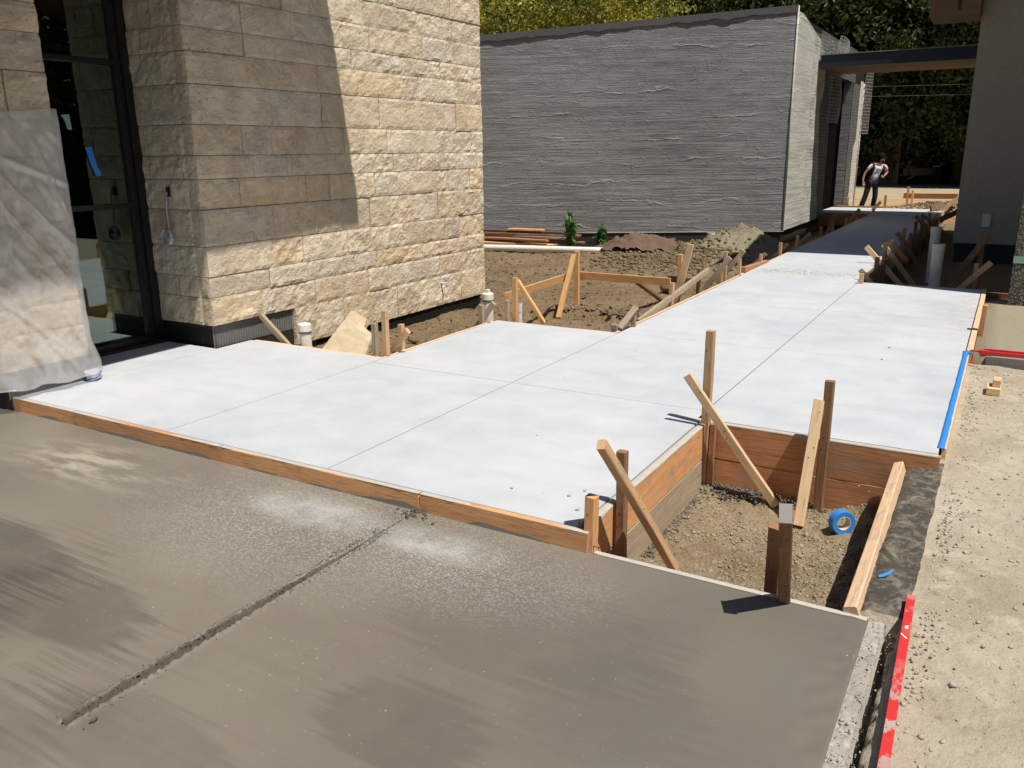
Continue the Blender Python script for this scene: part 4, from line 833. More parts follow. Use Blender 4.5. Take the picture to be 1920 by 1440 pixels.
 ('stake','stake','pale stake left of the far dirt heap',None,'wood_fresh',(-3.137, 26.5, -0.6),(-3.137, 26.5, 0.27),0.07,0.06,(0, -1, 0)),
 ('stake','stake','tall yellow stake behind the far dirt heap',None,'wood_fresh',(-2.805, 29.0, -0.6),(-2.805, 29.0, 0.411),0.07,0.06,(0, -1, 0)),
 ('stake','stake','shorter yellow stake behind the far dirt heap',None,'wood_fresh',(-2.636, 28.6, -0.6),(-2.636, 28.6, 0.318),0.07,0.06,(0, -1, 0)),
 ('form_board','board','long low form board lying behind the far dirt heap',None,'wood_red',(-2.927, 29.0, 0.135),(-1.424, 29.0, 0.142),0.16,0.05,(0, -1, 0)),
 ('offcut','offcut','dark jumbled board beside the far end of the walkway',None,'wood_brown',(-1.619, 24.0, -0.064),(-1.319, 27.0, 0.184),0.12,0.05,(0, -1, 0)),
 ('offcut','offcut','dark short board beside the far end of the walkway',None,'wood_brown',(-1.755, 24.0, 0.066),(-1.551, 25.0, 0.119),0.15,0.05,(0, -1, 0)),
 ('offcut','offcut','dark sloping board by the grey wall foot',None,'wood_brown',(-1.329, 21.0, 0.03),(-0.999, 22.0, 0.172),0.12,0.05,(0, -1, 0)),
]

for nm, ct, lb, gp_, mt_, a, b, wd, t, nn in LUMBER:
    if nm == 'stake' and a[0] == b[0] and abs(a[1]) < 40:                      # driven stakes are never quite plumb
        s = .012; a = (a[0] + random.uniform(-s, s), a[1] + random.uniform(-s, s), a[2])
    o = plank(nm, a, b, wd, t, nn, mt_, warp=.004 if nm != 'stake' else .001)
    tag(o, lb, ct, gp_ or {'stake': 'wooden form stakes', 'brace': 'wooden form braces'}.get(ct))
    if 'cement splashed' in lb:
        P0 = Vector(a); d = (Vector(b) - P0); L = d.length
        mesh('cement_cap', [(x, y, z) for x in (L - .006, L + .002) for y, z in ((-.0235, -.044), (.0235, -.044), (.0235, .044), (-.0235, .044))], [(0, 3, 2, 1), (4, 5, 6, 7), (0, 1, 5, 4), (1, 2, 6, 5), (2, 3, 7, 6), (3, 0, 4, 7)], 'cement_grey', o)

    if a[1] < 5.4 and a[0] > -1.7 and nm in ('stake', 'brace'):                      # nail heads, as the photo shows on the near lumber
        L = (Vector(b) - Vector(a)).length
        for f_ in (.52, .60, .88):
            u = L * (f_ + random.uniform(-.03, .03)); v_ = random.uniform(-.25, .25) * wd; V = [(u + .0035 * math.cos(q), v_ + .0035 * math.sin(q), t / 2 + .0015) for q in np.linspace(0, 5.236, 6)]
            mesh('nail', V + [(x, y, t / 2 - .004) for x, y, _ in V], [tuple(range(6))] + [(i, (i + 6), (i + 1) % 6 + 6, (i + 1) % 6) for i in range(6)], 'frame_black', o)

# ------------------------------------------------------------------ form boards
def fb(P0, P1, wd, t, n, mat, label, warp=.003, name='form_board'):
    return tag(plank(name, P0, P1, wd, t, n, mat, warp=warp), label, 'board', 'form boards')
xsf = [(-6.6, -6.02), (-5.985, -5.10), (-5.095, -3.72), (-3.715, -2.31), (-2.305, -1.405)]
lb = ['short orange board stub at the far left foot of the plastic sheet', 'first front form board between the white and wet concrete, beside the plastic sheet', 'second front form board from the left between the white and wet concrete', 'third front form board from the left, ending at the tooled groove', 'rightmost front form board, its cut end at the pit corner']
for (a, b), l in zip(xsf, lb):
    o = fb((a, 3.016, -.055), (b, 3.016 + random.uniform(-.003, .003), -.055), .115, .032, (0, -1, 0), 'wood_orange', l)
    L = b - a; V = []; F = []; k = int(L / .03)                                    # smears of cement along the foot and the top
    for i in range(k + 1):
        u = L * i / k; hh = (.016 + .055 * max(0, NZ(a + u, 2, 3.3) + .12) + .006 * NZ(a + u, 5, 14))
        for (yy, zz) in ((-.0575, .036), (-.0575, .020), (-.0575 + hh, .0175), (-.0575 + hh + .002, .0155)): V.append((u, yy, zz))
    F = [(i * 4 + q, i * 4 + 4 + q, i * 4 + 5 + q, i * 4 + 1 + q) for i in range(k) for q in range(3)]
    mesh('cement_smear', V, F, 'cement_dark', o, True)
    V = []
    for i in range(k + 1):
        u = L * i / k; e = .0165 - .016 * max(0, NZ(a + u, 8, 3) - .1) - .003 * NZ(a + u, 3, 20); V += [(u, .0585, -.0155), (u, .0592, -.01), (u, .0592, e - .004), (u, .058, e)]
    mesh('cement_smear', V, [(i * 4 + q, i * 4 + 4 + q, i * 4 + 5 + q, i * 4 + 1 + q) for i in range(k) for q in range(3)], 'cement_white', o, True)
_a = fb((-1.452, 3.10, -.11), (-1.447, 4.745, -.11), .215, .036, (1, 0, 0), 'wood_orange', 'upper orange board on the left side of the pit')
fb((-1.452, 3.06, -.34), (-1.447, 4.745, -.34), .235, .036, (1, 0, 0), 'wood_gray', 'lower grey stained board on the left side of the pit')
_b = fb((-1.44, 4.777, -.115), (-.165, 4.777, -.115), .225, .034, (0, -1, 0), 'wood_board', 'upper reddish board across the back of the pit')
fb((-1.44, 4.777, -.35), (-.32, 4.777, -.35), .24, .034, (0, -1, 0), 'wood_board', 'lower reddish board across the back of the pit')
for o_, L_, h_, t_ in ((_a, 1.645, .1075, .018), (_b, 1.27, .1125, .017)):
    k = int(L_ / .025); V = []; sg = -1 if o_ is _b else 1                     # cement dried on the top edge
    up = (o_.matrix_world.to_3x3() @ Vector((0, 1, 0))).z > 0; sy = 1 if up else -1
    for i in range(k + 1):
        u = L_ * i / k; e = h_ - .006 - .016 * max(0, NZ(u, 8 + L_, 5)); V += [(u, sy * (h_ + .0012), -t_), (u, sy * (h_ + .003 + .002 * NZ(u, 1, 30)), -t_ * .4), (u, sy * (h_ + .003), t_ * .6), (u, sy * (h_ + .001), t_ + .0008), (u, sy * e, t_ + .001)]
    F = [(i * 5 + q, i * 5 + 5 + q, i * 5 + 6 + q, i * 5 + 1 + q) for i in range(k) for q in range(4)]
    mesh('cement_smear', V, F, 'cement_white', o_, True)
o = fb((-1.40, 3.03, -.155), (-.27, 3.03, -.155), .12, .034, (0, -1, 0), 'wood_tan', 'cement caked edge board between the wet slab and the pit')
V = []; k = 60
for i in range(k + 1):
    u = 1.13 * i / k; V += [(u, .0612, -.017), (u, .0625 + .002 * NZ(u, 0, 20), -.008), (u, .0625 + .002 * NZ(u, 4, 20), .008 + .006 * NZ(u, 9, 9)), (u, .0612, .012 + .005 * NZ(u, 9, 9))]
mesh('cement_smear', V, [(i * 4 + q, i * 4 + 4 + q, i * 4 + 5 + q, i * 4 + 1 + q) for i in range(k) for q in range(3)], 'cement_white', o, True)
fb((-.345, 4.73, -.085), (-.325, 3.04, -.095), .052, .062, (-.35, 0, 1), 'wood_peach', 'pale knotty two-by-four along the right side of the pit', .006)
o = fb((-1.44, 3.09, .0), (-1.44, 3.06, .0), .02, .02, (0, 0, 1), 'wood_orange', 'tiny orange wedge at the near left corner of the pit', name='wedge')
for (a, b, l) in (((-4.255, 5.135), (-5.72, 5.135), 'thin form board along the slab edge beside the leaning stone slab'), ((-4.262, 5.12), (-4.262, 6.86), 'thin form board running back from the notch corner'), ((-4.24, 6.888), (-2.965, 6.888), 'thin form board in front of the batter boards'), ((-2.975, 6.90), (-2.975, 10.9), 'near form board along the left side of the walkway'), ((-2.985, 10.95), (-2.985, 15.4), 'second form board along the left side of the walkway'), ((-2.985, 15.42), (-2.985, 20.2), 'third form board along the left side of the walkway'), ((-2.985, 20.22), (-2.985, 24.9), 'far form board along the left side of the walkway')):
    d = Vector((b[0] - a[0], b[1] - a[1], 0)).normalized(); n_ = (-d.y, d.x, 0)
    fb((*a, -.125), (*b, -.125), .245, .03, n_, 'wood_peach', l, .002)
for (a, b, l) in (((-.150, 4.93), (-.150, 7.52), 'thin form board under the blue tape'), ((-.142, 7.53), (-.142, 10.98), 'pale form board along the right edge of the slab beyond the blue tape'), ((-.16, 10.995), (-1.48, 10.995), 'form board closing the far right slab edge'), ((-1.50, 11.03), (-1.50, 17.4), 'near form board along the right side of the walkway'), ((-1.50, 17.42), (-1.50, 24.9), 'far form board along the right side of the walkway')):
    d = Vector((b[0] - a[0], b[1] - a[1], 0)).normalized(); n_ = (-d.y, d.x, 0); wide = 'pale form' in l
    fb((*a, -.105 if wide else -.125), (*b, -.105 if wide else -.125), .22 if wide else .235, .045 if wide else .022, n_, 'wood_peach', l, .002)
# shaded branch forms on the left before the doorway
fb((-4.3, 22.86, -.16), (-3.0, 22.86, -.16), .30, .04, (0, -1, 0), 'wood_red', 'brown form board under the landing of the lathed doorway')
fb((-4.2, 25.14, -.06), (-3.0, 25.14, -.06), .2, .04, (0, -1, 0), 'wood_red', 'far brown form board behind the lathed doorway landing')
# screws and little things on the forms
def nail(p, d, l=.03):
    o = empty('nail'); P = Vector(p); D = Vector(d).normalized()
    tube('shank', [P, P + D * l], .0018, 'frame_black', o, 6); tube('head', [P + D * l, P + D * (l + .002)], .0045, 'frame_black', o, 8); return o
tag(nail((-1.46, 2.995 + .03, .0), (.1, .1, 1), .035), 'bent nail standing in the cut end of the front form board', 'nail')
tag(nail((-1.395, 3.02, -.06), (1, -.2, .05), .04), 'nail poking right from the end of the front form board', 'nail')
tag(nail((-1.36, 11.17, .09), (-1, 0, .05), .10), 'thin pin beside the stub stake at the walkway corner', 'nail')

# ------------------------------------------------------------------ blue tape and the roll
V = []; F = []; N = 60
for i in range(N + 1):
    t = i / N; y = 4.90 + (7.50 - 4.90) * t; wob = .004 * NZ(y, 1, 4); wd = .017 + .002 * NZ(y, 5, 6); c = -.166
    fl = max(0, (t - .965) / .035) * .02
    V += [(c - wd - fl * .3 + wob, y, .0025 + .002 * abs(NZ(y, 2, 12))), (c + wob, y, .004 + .003 * NZ(y, 3, 15)), (c + wd + fl + wob, y, .0035 + .002 * abs(NZ(y, 8, 9))), (c + wd + fl + .002 + wob, y, -.014 - .004 * NZ(y, 4, 7))]
F = [(i * 4 + q, i * 4 + q + 1, i * 4 + q + 5, i * 4 + q + 4) for i in range(N) for q in range(3)]
o = mesh('tape_strip', V, F, 'tape_blue', None, True); tag(o, 'long strip of blue masking tape along the right edge of the white slab', 'tape')
sm = o.modifiers.new('s', 'SOLIDIFY'); sm.thickness = .001
P = []; sz = []
for _ in range(900): P.append((-1.43 + abs(random.gauss(0, .28)), 4.755 - abs(random.gauss(0, .05)), -.425 + random.uniform(0, .04))); sz.append(random.uniform(.004, .014))
for _ in range(260): P.append((-1.425 + abs(random.gauss(0, .025)), random.uniform(3.7, 4.7), -.425)); sz.append(random.uniform(.004, .013))
tag(rocks('cement_lumps', P, sz, 'cement_damp'), kind='stuff')
tr = empty('tape_roll'); tag(tr, 'roll of blue masking tape standing on the pit gravel', 'tape roll')
rot = Matrix.Translation((-.575, 4.46, -.352)) @ Matrix.Rotation(R(38), 4, 'Z') @ Matrix.Rotation(R(86), 4, 'X')
lathe('tape', [(.0395, -.024), (.064, -.025), (.066, -.024), (.066, .024), (.064, .025), (.0395, .024)], 'tape_blue', tr, 40, rot)
lathe('core', [(.0395, .0252), (.0365, .0255), (.0365, -.0255), (.0395, -.0252)], 'cardboard', tr, 40, rot)
for k in (0, 1): lathe('side_ring', [(.0398, s_ * .0244), (.0635, s_ * .0256), (.0645, s_ * .0252)] if (s_ := (1 if k else -1)) else None, 'membrane_black' if k == 0 else 'tape_blue', tr, 40, rot)
o = mesh('tape_scrap', [(-.275, 3.36, -.07), (-.262, 3.37, -.065), (-.245, 3.40, -.068), (-.232, 3.425, -.062), (-.225, 3.42, -.066), (-.238, 3.39, -.072), (-.25, 3.365, -.07), (-.27, 3.35, -.074)], [(0, 1, 6, 7), (1, 2, 5, 6), (2, 3, 4, 5)], 'tape_blue'); tag(o, 'small blue tape scrap on the dark stained ground beside the pit', 'tape')
sm = o.modifiers.new('s', 'SOLIDIFY'); sm.thickness = .001
for p, q, l in (((-.80, 4.05, -.405), (-.76, 3.97, -.41), 'orange wood splinter lying on the pit gravel'), ((-.545, 3.60, -.40), (-.47, 3.62, -.395), 'pair of straw coloured sticks behind the leaning pit stake')):
    o = plank('splinter', p, q, .014, .008, (0, 0, 1), 'wood_orange' if 'orange' in l else 'straw'); tag(o, l, 'splinter')
# ------------------------------------------------------------------ red straightedge channels
def channel(name, P0, P1, wd, hgt, tw, mat='red_paint'):
    P0 = Vector(P0); P1 = Vector(P1); x = (P1 - P0); L = x.length; x.normalize(); y = Vector((0, 0, 1)).cross(x).normalized(); z = x.cross(y)
    prof = [(-wd / 2, -hgt), (-wd / 2, 0), (wd / 2, 0), (wd / 2, -hgt), (wd / 2 - tw, -hgt), (wd / 2 - tw, -tw), (-wd / 2 + tw, -tw), (-wd / 2 + tw, -hgt)]
    k = 24; V = []
    for i in range(k + 1):
        for a, b in prof: V.append((L * i / k, a, b))
    F = [(i * 8 + q, i * 8 + (q + 1) % 8, i * 8 + 8 + (q + 1) % 8, i * 8 + 8 + q) for i in range(k) for q in range(8)] + [tuple(range(7, -1, -1)), tuple(k * 8 + q for q in range(8))]
    o = mesh(name, V, F, mat); mt = Matrix((x, y, z)).transposed().to_4x4(); mt.translation = P0; o.matrix_world = mt; return o
def scraped():
    B = NB('scraped_red'); v = B.co(world=True)
    a = B.ramp(B.noise(B.co((2, 1, 1), True), 9, 6, .7), [(.50, 0.), (.56, 1.)]); b = B.ramp(B.noise(v, 2.1, 2), [(.42, 0.), (.6, 1.)])
    zone = blob(B, v, -.12, 2.35, .12, .42); ms = B.math('MULTIPLY', a, B.math('MAXIMUM', B.math('MULTIPLY', b, .5), zone))
    col = B.mix(ms, (.60, .035, .035), (.42, .36, .31)); M['scraped_red'] = B.fin(col, .5, B.bump(B.noise(v, 60, 4), .4, .003), .35)
scraped()
rc = channel('straightedge', (-.140, 3.20, -.04), (-.085, 1.35, -.04), .029, .022, .004, 'scraped_red'); tag(rc, 'scraped red metal straightedge lying along the edge of the wet slab', 'straightedge')
mesh('paint_mark', [(.24, -.004, .0006), (.262, -.004, .0006), (.262, .006, .0006), (.24, .006, .0006)], [(0, 1, 2, 3)], 'white_paint', rc)
mesh('paint_mark', [(.30, -.012, .0006), (.305, -.014, .0006), (.332, .004, .0006), (.328, .009, .0006), (.318, .002, .0006), (.312, -.003, .0006)], [(0, 1, 2, 3, 4, 5)], 'white_paint', rc)
plank('worn_flange', (.02, .0185, -.02), (1.83, .0185, -.02), .03, .004, (0, 1, 0), 'cement_white', rc)
boxes('batten_gap', [], 'cement_white') if False else None
r2 = empty('red_straightedge'); tag(r2, 'red painted hinged straightedge reaching right from the end of the blue tape', 'straightedge')
for (a, b, wd, hg, nm_) in (((-.135, 7.44, .03), (-.05, 7.455, .026), .02, .012, 'nose'), ((-.055, 7.452, .028), (2.2, 7.50, .02), .030, .026, 'front_rail'), ((-.045, 7.535, .03), (2.2, 7.60, .022), .022, .022, 'rear_rail')):
    o = channel(nm_, a, b, wd, hg, .004); o.parent = r2
box('hinge', -.075, 7.43, -.002, -.01, 7.47, .036, 'red_paint', r2, .002)
o = plank('red_stub', (-.13, 7.36, -.05), (-.085, 7.34, -.055), .02, .01, (0, 0, 1), 'red_paint'); tag(o, 'broken red plastic chip in the crumbs under the hinged straightedge', 'chip')
# ------------------------------------------------------------------ block on the rough ground
bk = empty('concrete_block'); tag(bk, 'small lumber offcut with a squat stub on top, on the rough ground at right', 'offcut')
box('lower_piece', .012, 6.50, -.082, .098, 6.66, -.032, 'wood_pale', bk, .003); box('upper_piece', .045, 6.545, -.030, .095, 6.66, .02, 'wood_pale', bk, .003)
bk.rotation_euler = (0, 0, 0)

# ------------------------------------------------------------------ pipes, leaning slab, corner block
def cpipe(x, y, z0, z1, r, label, cap=True, mat='pvc_white'):
    o = empty('capped_pipe' if cap else 'pipe'); tag(o, label, 'pipe')
    lathe('pipe_body', [(r * .86, z1 - .01), (r, z1 - .01), (r, z0)], mat, o, 28, Matrix.Translation((x, y, 0)))
    if cap:
        lathe('band', [(r, z1 - .075), (r * 1.1, z1 - .075), (r * 1.1, z1 - .058), (r, z1 - .058)], 'pvc_rubber', o, 28, Matrix.Translation((x, y, 0)))
        lathe('cap', [(0, z1 + .012), (r * .9, z1 + .012), (r * 1.12, z1 + .004), (r * 1.14, z1 - .055), (r, z1 - .055)], mat, o, 28, Matrix.Translation((x, y, 0)))
    else: lathe('coupling', [(r * .9, z1), (r * 1.08, z1), (r * 1.08, z1 - .09), (r, z1 - .09)], mat, o, 28, Matrix.Translation((x, y, 0)))
    return o
cpipe(-5.20, 5.24, -.4, .165, .051, 'white capped drain pipe by the black base of the stone wall')
o = cpipe(-4.46, 7.08, -.4, .215, .055, 'capped drain pipe at the far corner of the stone wall'); box('cap_nut', -4.48, 7.06, .225, -4.44, 7.10, .262, 'pvc_white', o, .003)
cpipe(-4.14, 7.16, -.4, .135, .03, 'thin white pipe behind the near batter board post', cap=False)
cpipe(-.745, 12.2, -.5, .38, .072, 'near fat white pipe in the shade right of the walkway', cap=False); cpipe(-.95, 14.5, -.5, .41, .072, 'far fat white pipe in the shade right of the walkway', cap=False)
cpipe(-5.25, 17.0, -.4, -.05, .075, 'short white pipe end beside the dirt heap', cap=False)
o = tube('marker_flag', [(-5.12, 16.9, -.3), (-5.12, 16.9, -.02)], .006, 'straw', None, 6); tag(o, 'tiny orange marker beside the short white pipe end', 'marker'); mesh('flag', [(-5.12, 16.89, -.02), (-5.04, 16.9, -.03), (-5.05, 16.9, -.08), (-5.12, 16.89, -.08)], [(0, 1, 2, 3)], 'flower_orange', o)
lp = tube('long_pipe', [(-9.6, 13.75, -.20), (-9.0, 13.9, -.205), (-8.0, 14.2, -.215), (-6.8, 14.56, -.23), (-6.4, 14.7, -.24)], .06, 'pvc_white', None, 16); tag(lp, 'long white pipe lying on the dirt in front of the stucco wall', 'pipe')
def slabstone(label, quad, th, nrm):
    Q = [Vector(p) for p in quad]; n_ = Vector(nrm).normalized(); V = []; k = 10
    for s in (0, 1):
        for j in range(k + 1):
            for i in range(k + 1):
                p = Q[0].lerp(Q[1], i / k).lerp(Q[3].lerp(Q[2], i / k), j / k) - n_ * th * s
                if s == 0: p = p + n_ * (.005 * FB(p.x + p.z, p.y + p.z, 9)) 
                if i in (0, k) or j in (0, k): p = p + Vector((NZ(p.x, p.z, 30), 0, NZ(p.x, p.z, 30, 7))) * .006
                V.append(p)
    m_ = (k + 1) ** 2; F = []
    for j in range(k):
        for i in range(k):
            a = j * (k + 1) + i; F.append((a, a + 1, a + k + 2, a + k + 1)); F.append((m_ + a + k + 1, m_ + a + k + 2, m_ + a + 1, m_ + a))
    rim = [i for i in range(k + 1)] + [j * (k + 1) + k for j in range(1, k + 1)] + [k * (k + 1) + i for i in range(k - 1, -1, -1)] + [j * (k + 1) for j in range(k - 1, 0, -1)]
    for i in range(len(rim)): a, b = rim[i], rim[(i + 1) % len(rim)]; F.append((b, a, m_ + a, m_ + b))
    return tag(mesh('stone_slab', V, F, 'limestone_smooth'), label, 'stone')
def smooth_stone():
    B = NB('limestone_smooth'); v = B.co(world=True); a = B.noise(v, 7, 6, .6, .4)
    col = B.mix(B.ramp(a, [(.35, 0.), (.7, 1.)]), (.70, .56, .37), (.80, .67, .47)); M['limestone_smooth'] = B.fin(col, .85, B.bump(B.noise(v, 22, 6, .6), .5, .008), .15)
smooth_stone()
slabstone('pale limestone slab leaning in the notch beside the capped pipe', [(-5.10, 5.30, -.19), (-4.68, 5.34, -.19), (-4.66, 5.50, .08), (-4.93, 5.53, .22)], .035, (.12, -.85, .45))
slabstone('rough limestone slab behind the front leaning slab in the notch', [(-5.22, 5.36, -.16), (-4.85, 5.40, -.19), (-4.80, 5.60, .19), (-4.97, 5.60, .255)], .05, (.1, -.85, .45))
box_ = box('concrete_block', -3.045, 6.955, -.15, -2.985, 7.01, .055, 'cement_grey', None, .004); tag(box_, 'small grey concrete block at the inner corner of the walkway', 'block')
cl = rocks('clod', [(-4.9, 6.4, -.17)], [.07], 'rock_brown'); tag(cl, 'flat brown clod on the dirt below the corrugated wall membrane', 'clod')
cl = rocks('clod', [(-3.9, 10.75, -.22)], [.13], 'dirt_brown'); tag(cl, 'dark clod on the dirt behind the batter board', 'clod')

# ------------------------------------------------------------------ lumber pile, tarp
pile = [(-9.6, 15.0, -.235, -7.8, 15.1, -.235, .16, 'wood_fresh', 'short bright board low in the board pile'), (-9.7, 15.25, -.19, -7.35, 15.35, -.19, .22, 'wood_brown', 'dark board second from the bottom of the pile'), (-9.6, 15.1, -.145, -8.0, 15.0, -.145, .16, 'wood_red', 'reddish board near the bottom of the pile'),
        (-9.7, 15.3, -.10, -7.55, 15.25, -.10, .24, 'wood_gray', 'long grey board in the middle of the pile'), (-9.8, 15.2, -.055, -7.45, 15.35, -.055, .22, 'wood_brown', 'long dark board in the middle of the pile'), (-9.7, 15.3, -.01, -7.6, 15.4, -.01, .26, 'wood_dark', 'blackened board near the top of the pile'), (-9.05, 15.25, .035, -8.25, 15.3, .035, .15, 'wood_orange', 'short orange board on top of the pile'), (-9.5, 15.2, -.28, -8.2, 15.15, -.28, .2, 'wood_orange', 'bottom board of the pile')]
for x0, y0, z0, x1, y1, z1, wd, mt_, l in pile: tag(plank('board', (x0, y0, z0), (x1, y1, z1), wd, .038, (0, 0, 1), mt_, warp=.01), l + ' by the stucco wall', 'board', 'boards in the pile by the stucco wall')
def h_tarp(x, y):
    u = (x + 6.05) / .85; v = (y - 14.9) / .55; r2_ = u * u + v * v
    z = .24 * math.exp(-1.6 * r2_) + .07 * FB(x, y * 1.6, 3) * math.exp(-r2_ * .5) + .07 * abs(NZ(x * .6 + y, y * 1.4, 5)) + .05 * max(0, NZ(x * .6, y, 3))
    return h_yard(x, y) + max(.005, z - .02)
o = grid('burlap_tarp', np.arange(-6.9, -5.15, .035), np.arange(14.3, 15.6, .035), h_tarp, 'burlap', None, False); tag(o, 'brown burlap sheet heaped on the dirt before the stucco wall', 'tarp')
keep = o; bm = bmesh.new(); bm.from_mesh(o.data)
bmesh.ops.delete(bm, geom=[v for v in bm.verts if ((v.co.x + 6.05) / .88) ** 2 + ((v.co.y - 14.92) / .6) ** 2 > 1 + .35 * NZ(v.co.x, v.co.y, 3)], context='VERTS'); bm.to_mesh(o.data); bm.free()

# ------------------------------------------------------------------ plants
def leafquads(C, n, sz, spread, rng, elong=1.8):
    P = C[rng.integers(0, len(C), n)] + rng.normal(0, 1, (n, 3)) * spread
    a = rng.normal(0, 1, (n, 3)); a /= np.linalg.norm(a, axis=1)[:, None]; b = rng.normal(0, 1, (n, 3)); b -= (b * a).sum(1)[:, None] * a; b /= np.linalg.norm(b, axis=1)[:, None]
    s = sz * rng.uniform(.6, 1.4, n)[:, None]; a = a * s * elong / 2; b = b * s / 2
    V = np.stack([P - a, P + b * .8, P + a, P - b * .8], 1).reshape(-1, 3); F = np.arange(n * 4).reshape(n, 4); return V, F
def weed(name, x, y, z, H, n, label):
    o = empty(name); tag(o, label, 'weed'); rng = np.random.default_rng(int(abs(x * 100)))
    for k in range(n):
        a = rng.uniform(0, 6.28); l = rng.uniform(.03, .22) * H; tip = Vector((x + l * math.cos(a), y + l * math.sin(a), z + H * rng.uniform(.55, 1.0)))
        tube('stem', [(x, y, z - .05), (x + .3 * (tip.x - x), y + .3 * (tip.y - y), z + (tip.z - z) * .5), tip], [.008, .006, .002], 'leaf_weed', o, 5)
        C = np.array([[x + (tip.x - x) * t, y + (tip.y - y) * t, z + (tip.z - z) * t] for t in np.linspace(.12, 1, 14)])
        V, F = leafquads(C, 60, .055, .035, rng, 2.6); npmesh('leaves', V, F, 'leaf_weed', o)['kind'] = 'stuff'
weed('weed', -7.45, 14.95, -.3, .72, 7, 'tall green weed growing between the board pile and the brown tarp'); weed('weed', -6.95, 15.3, -.3, .40, 4, 'smaller green weed beside the tall one by the brown tarp')
def crown_mesh(name, mat, seed, n=16000, sz=.17):
    rng = np.random.default_rng(seed); C = []
    while len(C) < 150:
        p = rng.normal(0, 1, 3); p /= np.linalg.norm(p); r = rng.uniform(.45, 1.) ** .5
        q = p * r * np.array([1, 1, 1.15]); 
        if noise.noise(Vector(q * 2.3) + Vector((seed, 0, 0))) > -.18: C.append(q * 3.2)
    C = np.array(C); V, F = leafquads(C, n, sz, .34, rng)
    me = bpy.data.meshes.new(name); o = npmesh(name, V, F, mat); me = o.data; bpy.data.objects.remove(o); return me
CM = {}
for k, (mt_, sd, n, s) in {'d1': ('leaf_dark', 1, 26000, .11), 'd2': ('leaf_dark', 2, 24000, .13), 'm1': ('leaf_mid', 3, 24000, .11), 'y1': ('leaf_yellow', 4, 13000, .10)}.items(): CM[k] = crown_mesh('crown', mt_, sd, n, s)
rngt = np.random.default_rng(5)
def tree(x, y, H, key, label, s=1., cz=None, grp='trees behind the site', low=False):
    t = empty('tree'); tag(t, label, 'tree', grp); b = -.6; cz = cz if cz is not None else H - 3.6 * s
    lean = rngt.normal(0, .4, 2)
    top = Vector((x + lean[0], y + lean[1], b + cz)); tube('trunk', [(x, y, b), (x + lean[0] * .3, y + lean[1] * .3, b + cz * .4), top], [.28 * s, .2 * s, .12 * s], 'trunk_bark', t, 9)
    for k in range(5):
        a = rngt.uniform(0, 6.28); z0 = b + cz * rngt.uniform(.35, .85); l = rngt.uniform(1.4, 2.6) * s
        tube('limb', [(x + lean[0] * .6, y + lean[1] * .6, z0), (x + l * .5 * math.cos(a), y + l * .5 * math.sin(a), z0 + l * .55), (x + l * math.cos(a), y + l * math.sin(a), z0 + l * .8)], [.10 * s, .06 * s, .025 * s], 'trunk_bark', t, 6)
    def cr(px, py, pz, ss):
        o = bpy.data.objects.new('crown', CM[key]); COL.objects.link(o); o.parent = t; o.location = (px, py, pz); o.rotation_euler = (0, 0, rngt.uniform(0, 6.28)); o.scale = (ss, ss, ss * rngt.uniform(.85, 1.15)); o['kind'] = 'stuff'
    cr(top.x, top.y, b + cz + .3, s); cr(top.x + rngt.normal(0, 1.2), top.y + rngt.normal(0, 1), b + cz - 2.0 * s, s * .85)
    if low: cr(x + rngt.normal(0, 1), y, b + 2.2, s * .8)
    return t
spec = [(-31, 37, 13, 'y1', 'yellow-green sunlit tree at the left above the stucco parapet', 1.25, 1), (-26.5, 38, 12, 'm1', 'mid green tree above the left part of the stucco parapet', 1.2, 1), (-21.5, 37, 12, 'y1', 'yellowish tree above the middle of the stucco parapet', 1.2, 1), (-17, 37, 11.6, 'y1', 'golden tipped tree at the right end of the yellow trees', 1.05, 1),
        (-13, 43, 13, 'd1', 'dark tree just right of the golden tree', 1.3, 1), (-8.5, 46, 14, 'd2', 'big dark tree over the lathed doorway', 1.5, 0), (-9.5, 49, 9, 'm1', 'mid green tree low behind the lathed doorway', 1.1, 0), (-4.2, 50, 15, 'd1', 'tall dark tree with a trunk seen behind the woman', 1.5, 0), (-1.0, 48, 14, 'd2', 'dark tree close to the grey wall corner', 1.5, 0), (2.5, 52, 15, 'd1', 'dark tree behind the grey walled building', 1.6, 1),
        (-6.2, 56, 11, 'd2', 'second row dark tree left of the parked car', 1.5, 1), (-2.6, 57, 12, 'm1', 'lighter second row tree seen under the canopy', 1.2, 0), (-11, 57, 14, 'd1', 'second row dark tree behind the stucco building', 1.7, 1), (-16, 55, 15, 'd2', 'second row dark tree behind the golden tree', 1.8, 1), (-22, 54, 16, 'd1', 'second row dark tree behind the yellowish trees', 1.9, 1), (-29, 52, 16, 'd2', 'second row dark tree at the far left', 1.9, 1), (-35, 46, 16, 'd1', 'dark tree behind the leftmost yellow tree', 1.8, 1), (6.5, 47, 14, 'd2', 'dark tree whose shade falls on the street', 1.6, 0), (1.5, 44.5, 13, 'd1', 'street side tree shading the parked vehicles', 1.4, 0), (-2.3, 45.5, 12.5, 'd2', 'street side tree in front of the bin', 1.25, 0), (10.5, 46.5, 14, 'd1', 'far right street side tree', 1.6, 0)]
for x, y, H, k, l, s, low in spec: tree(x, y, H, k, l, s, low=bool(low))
for i, (x, y, l) in enumerate(((14, 6, 'near'), (15, 13, 'middle'), (17, -1, 'far'))): tree(x, y, 11, 'd2', f'{l} dark tree off to the right of the site', 1.6, low=True, grp='trees off to the right')
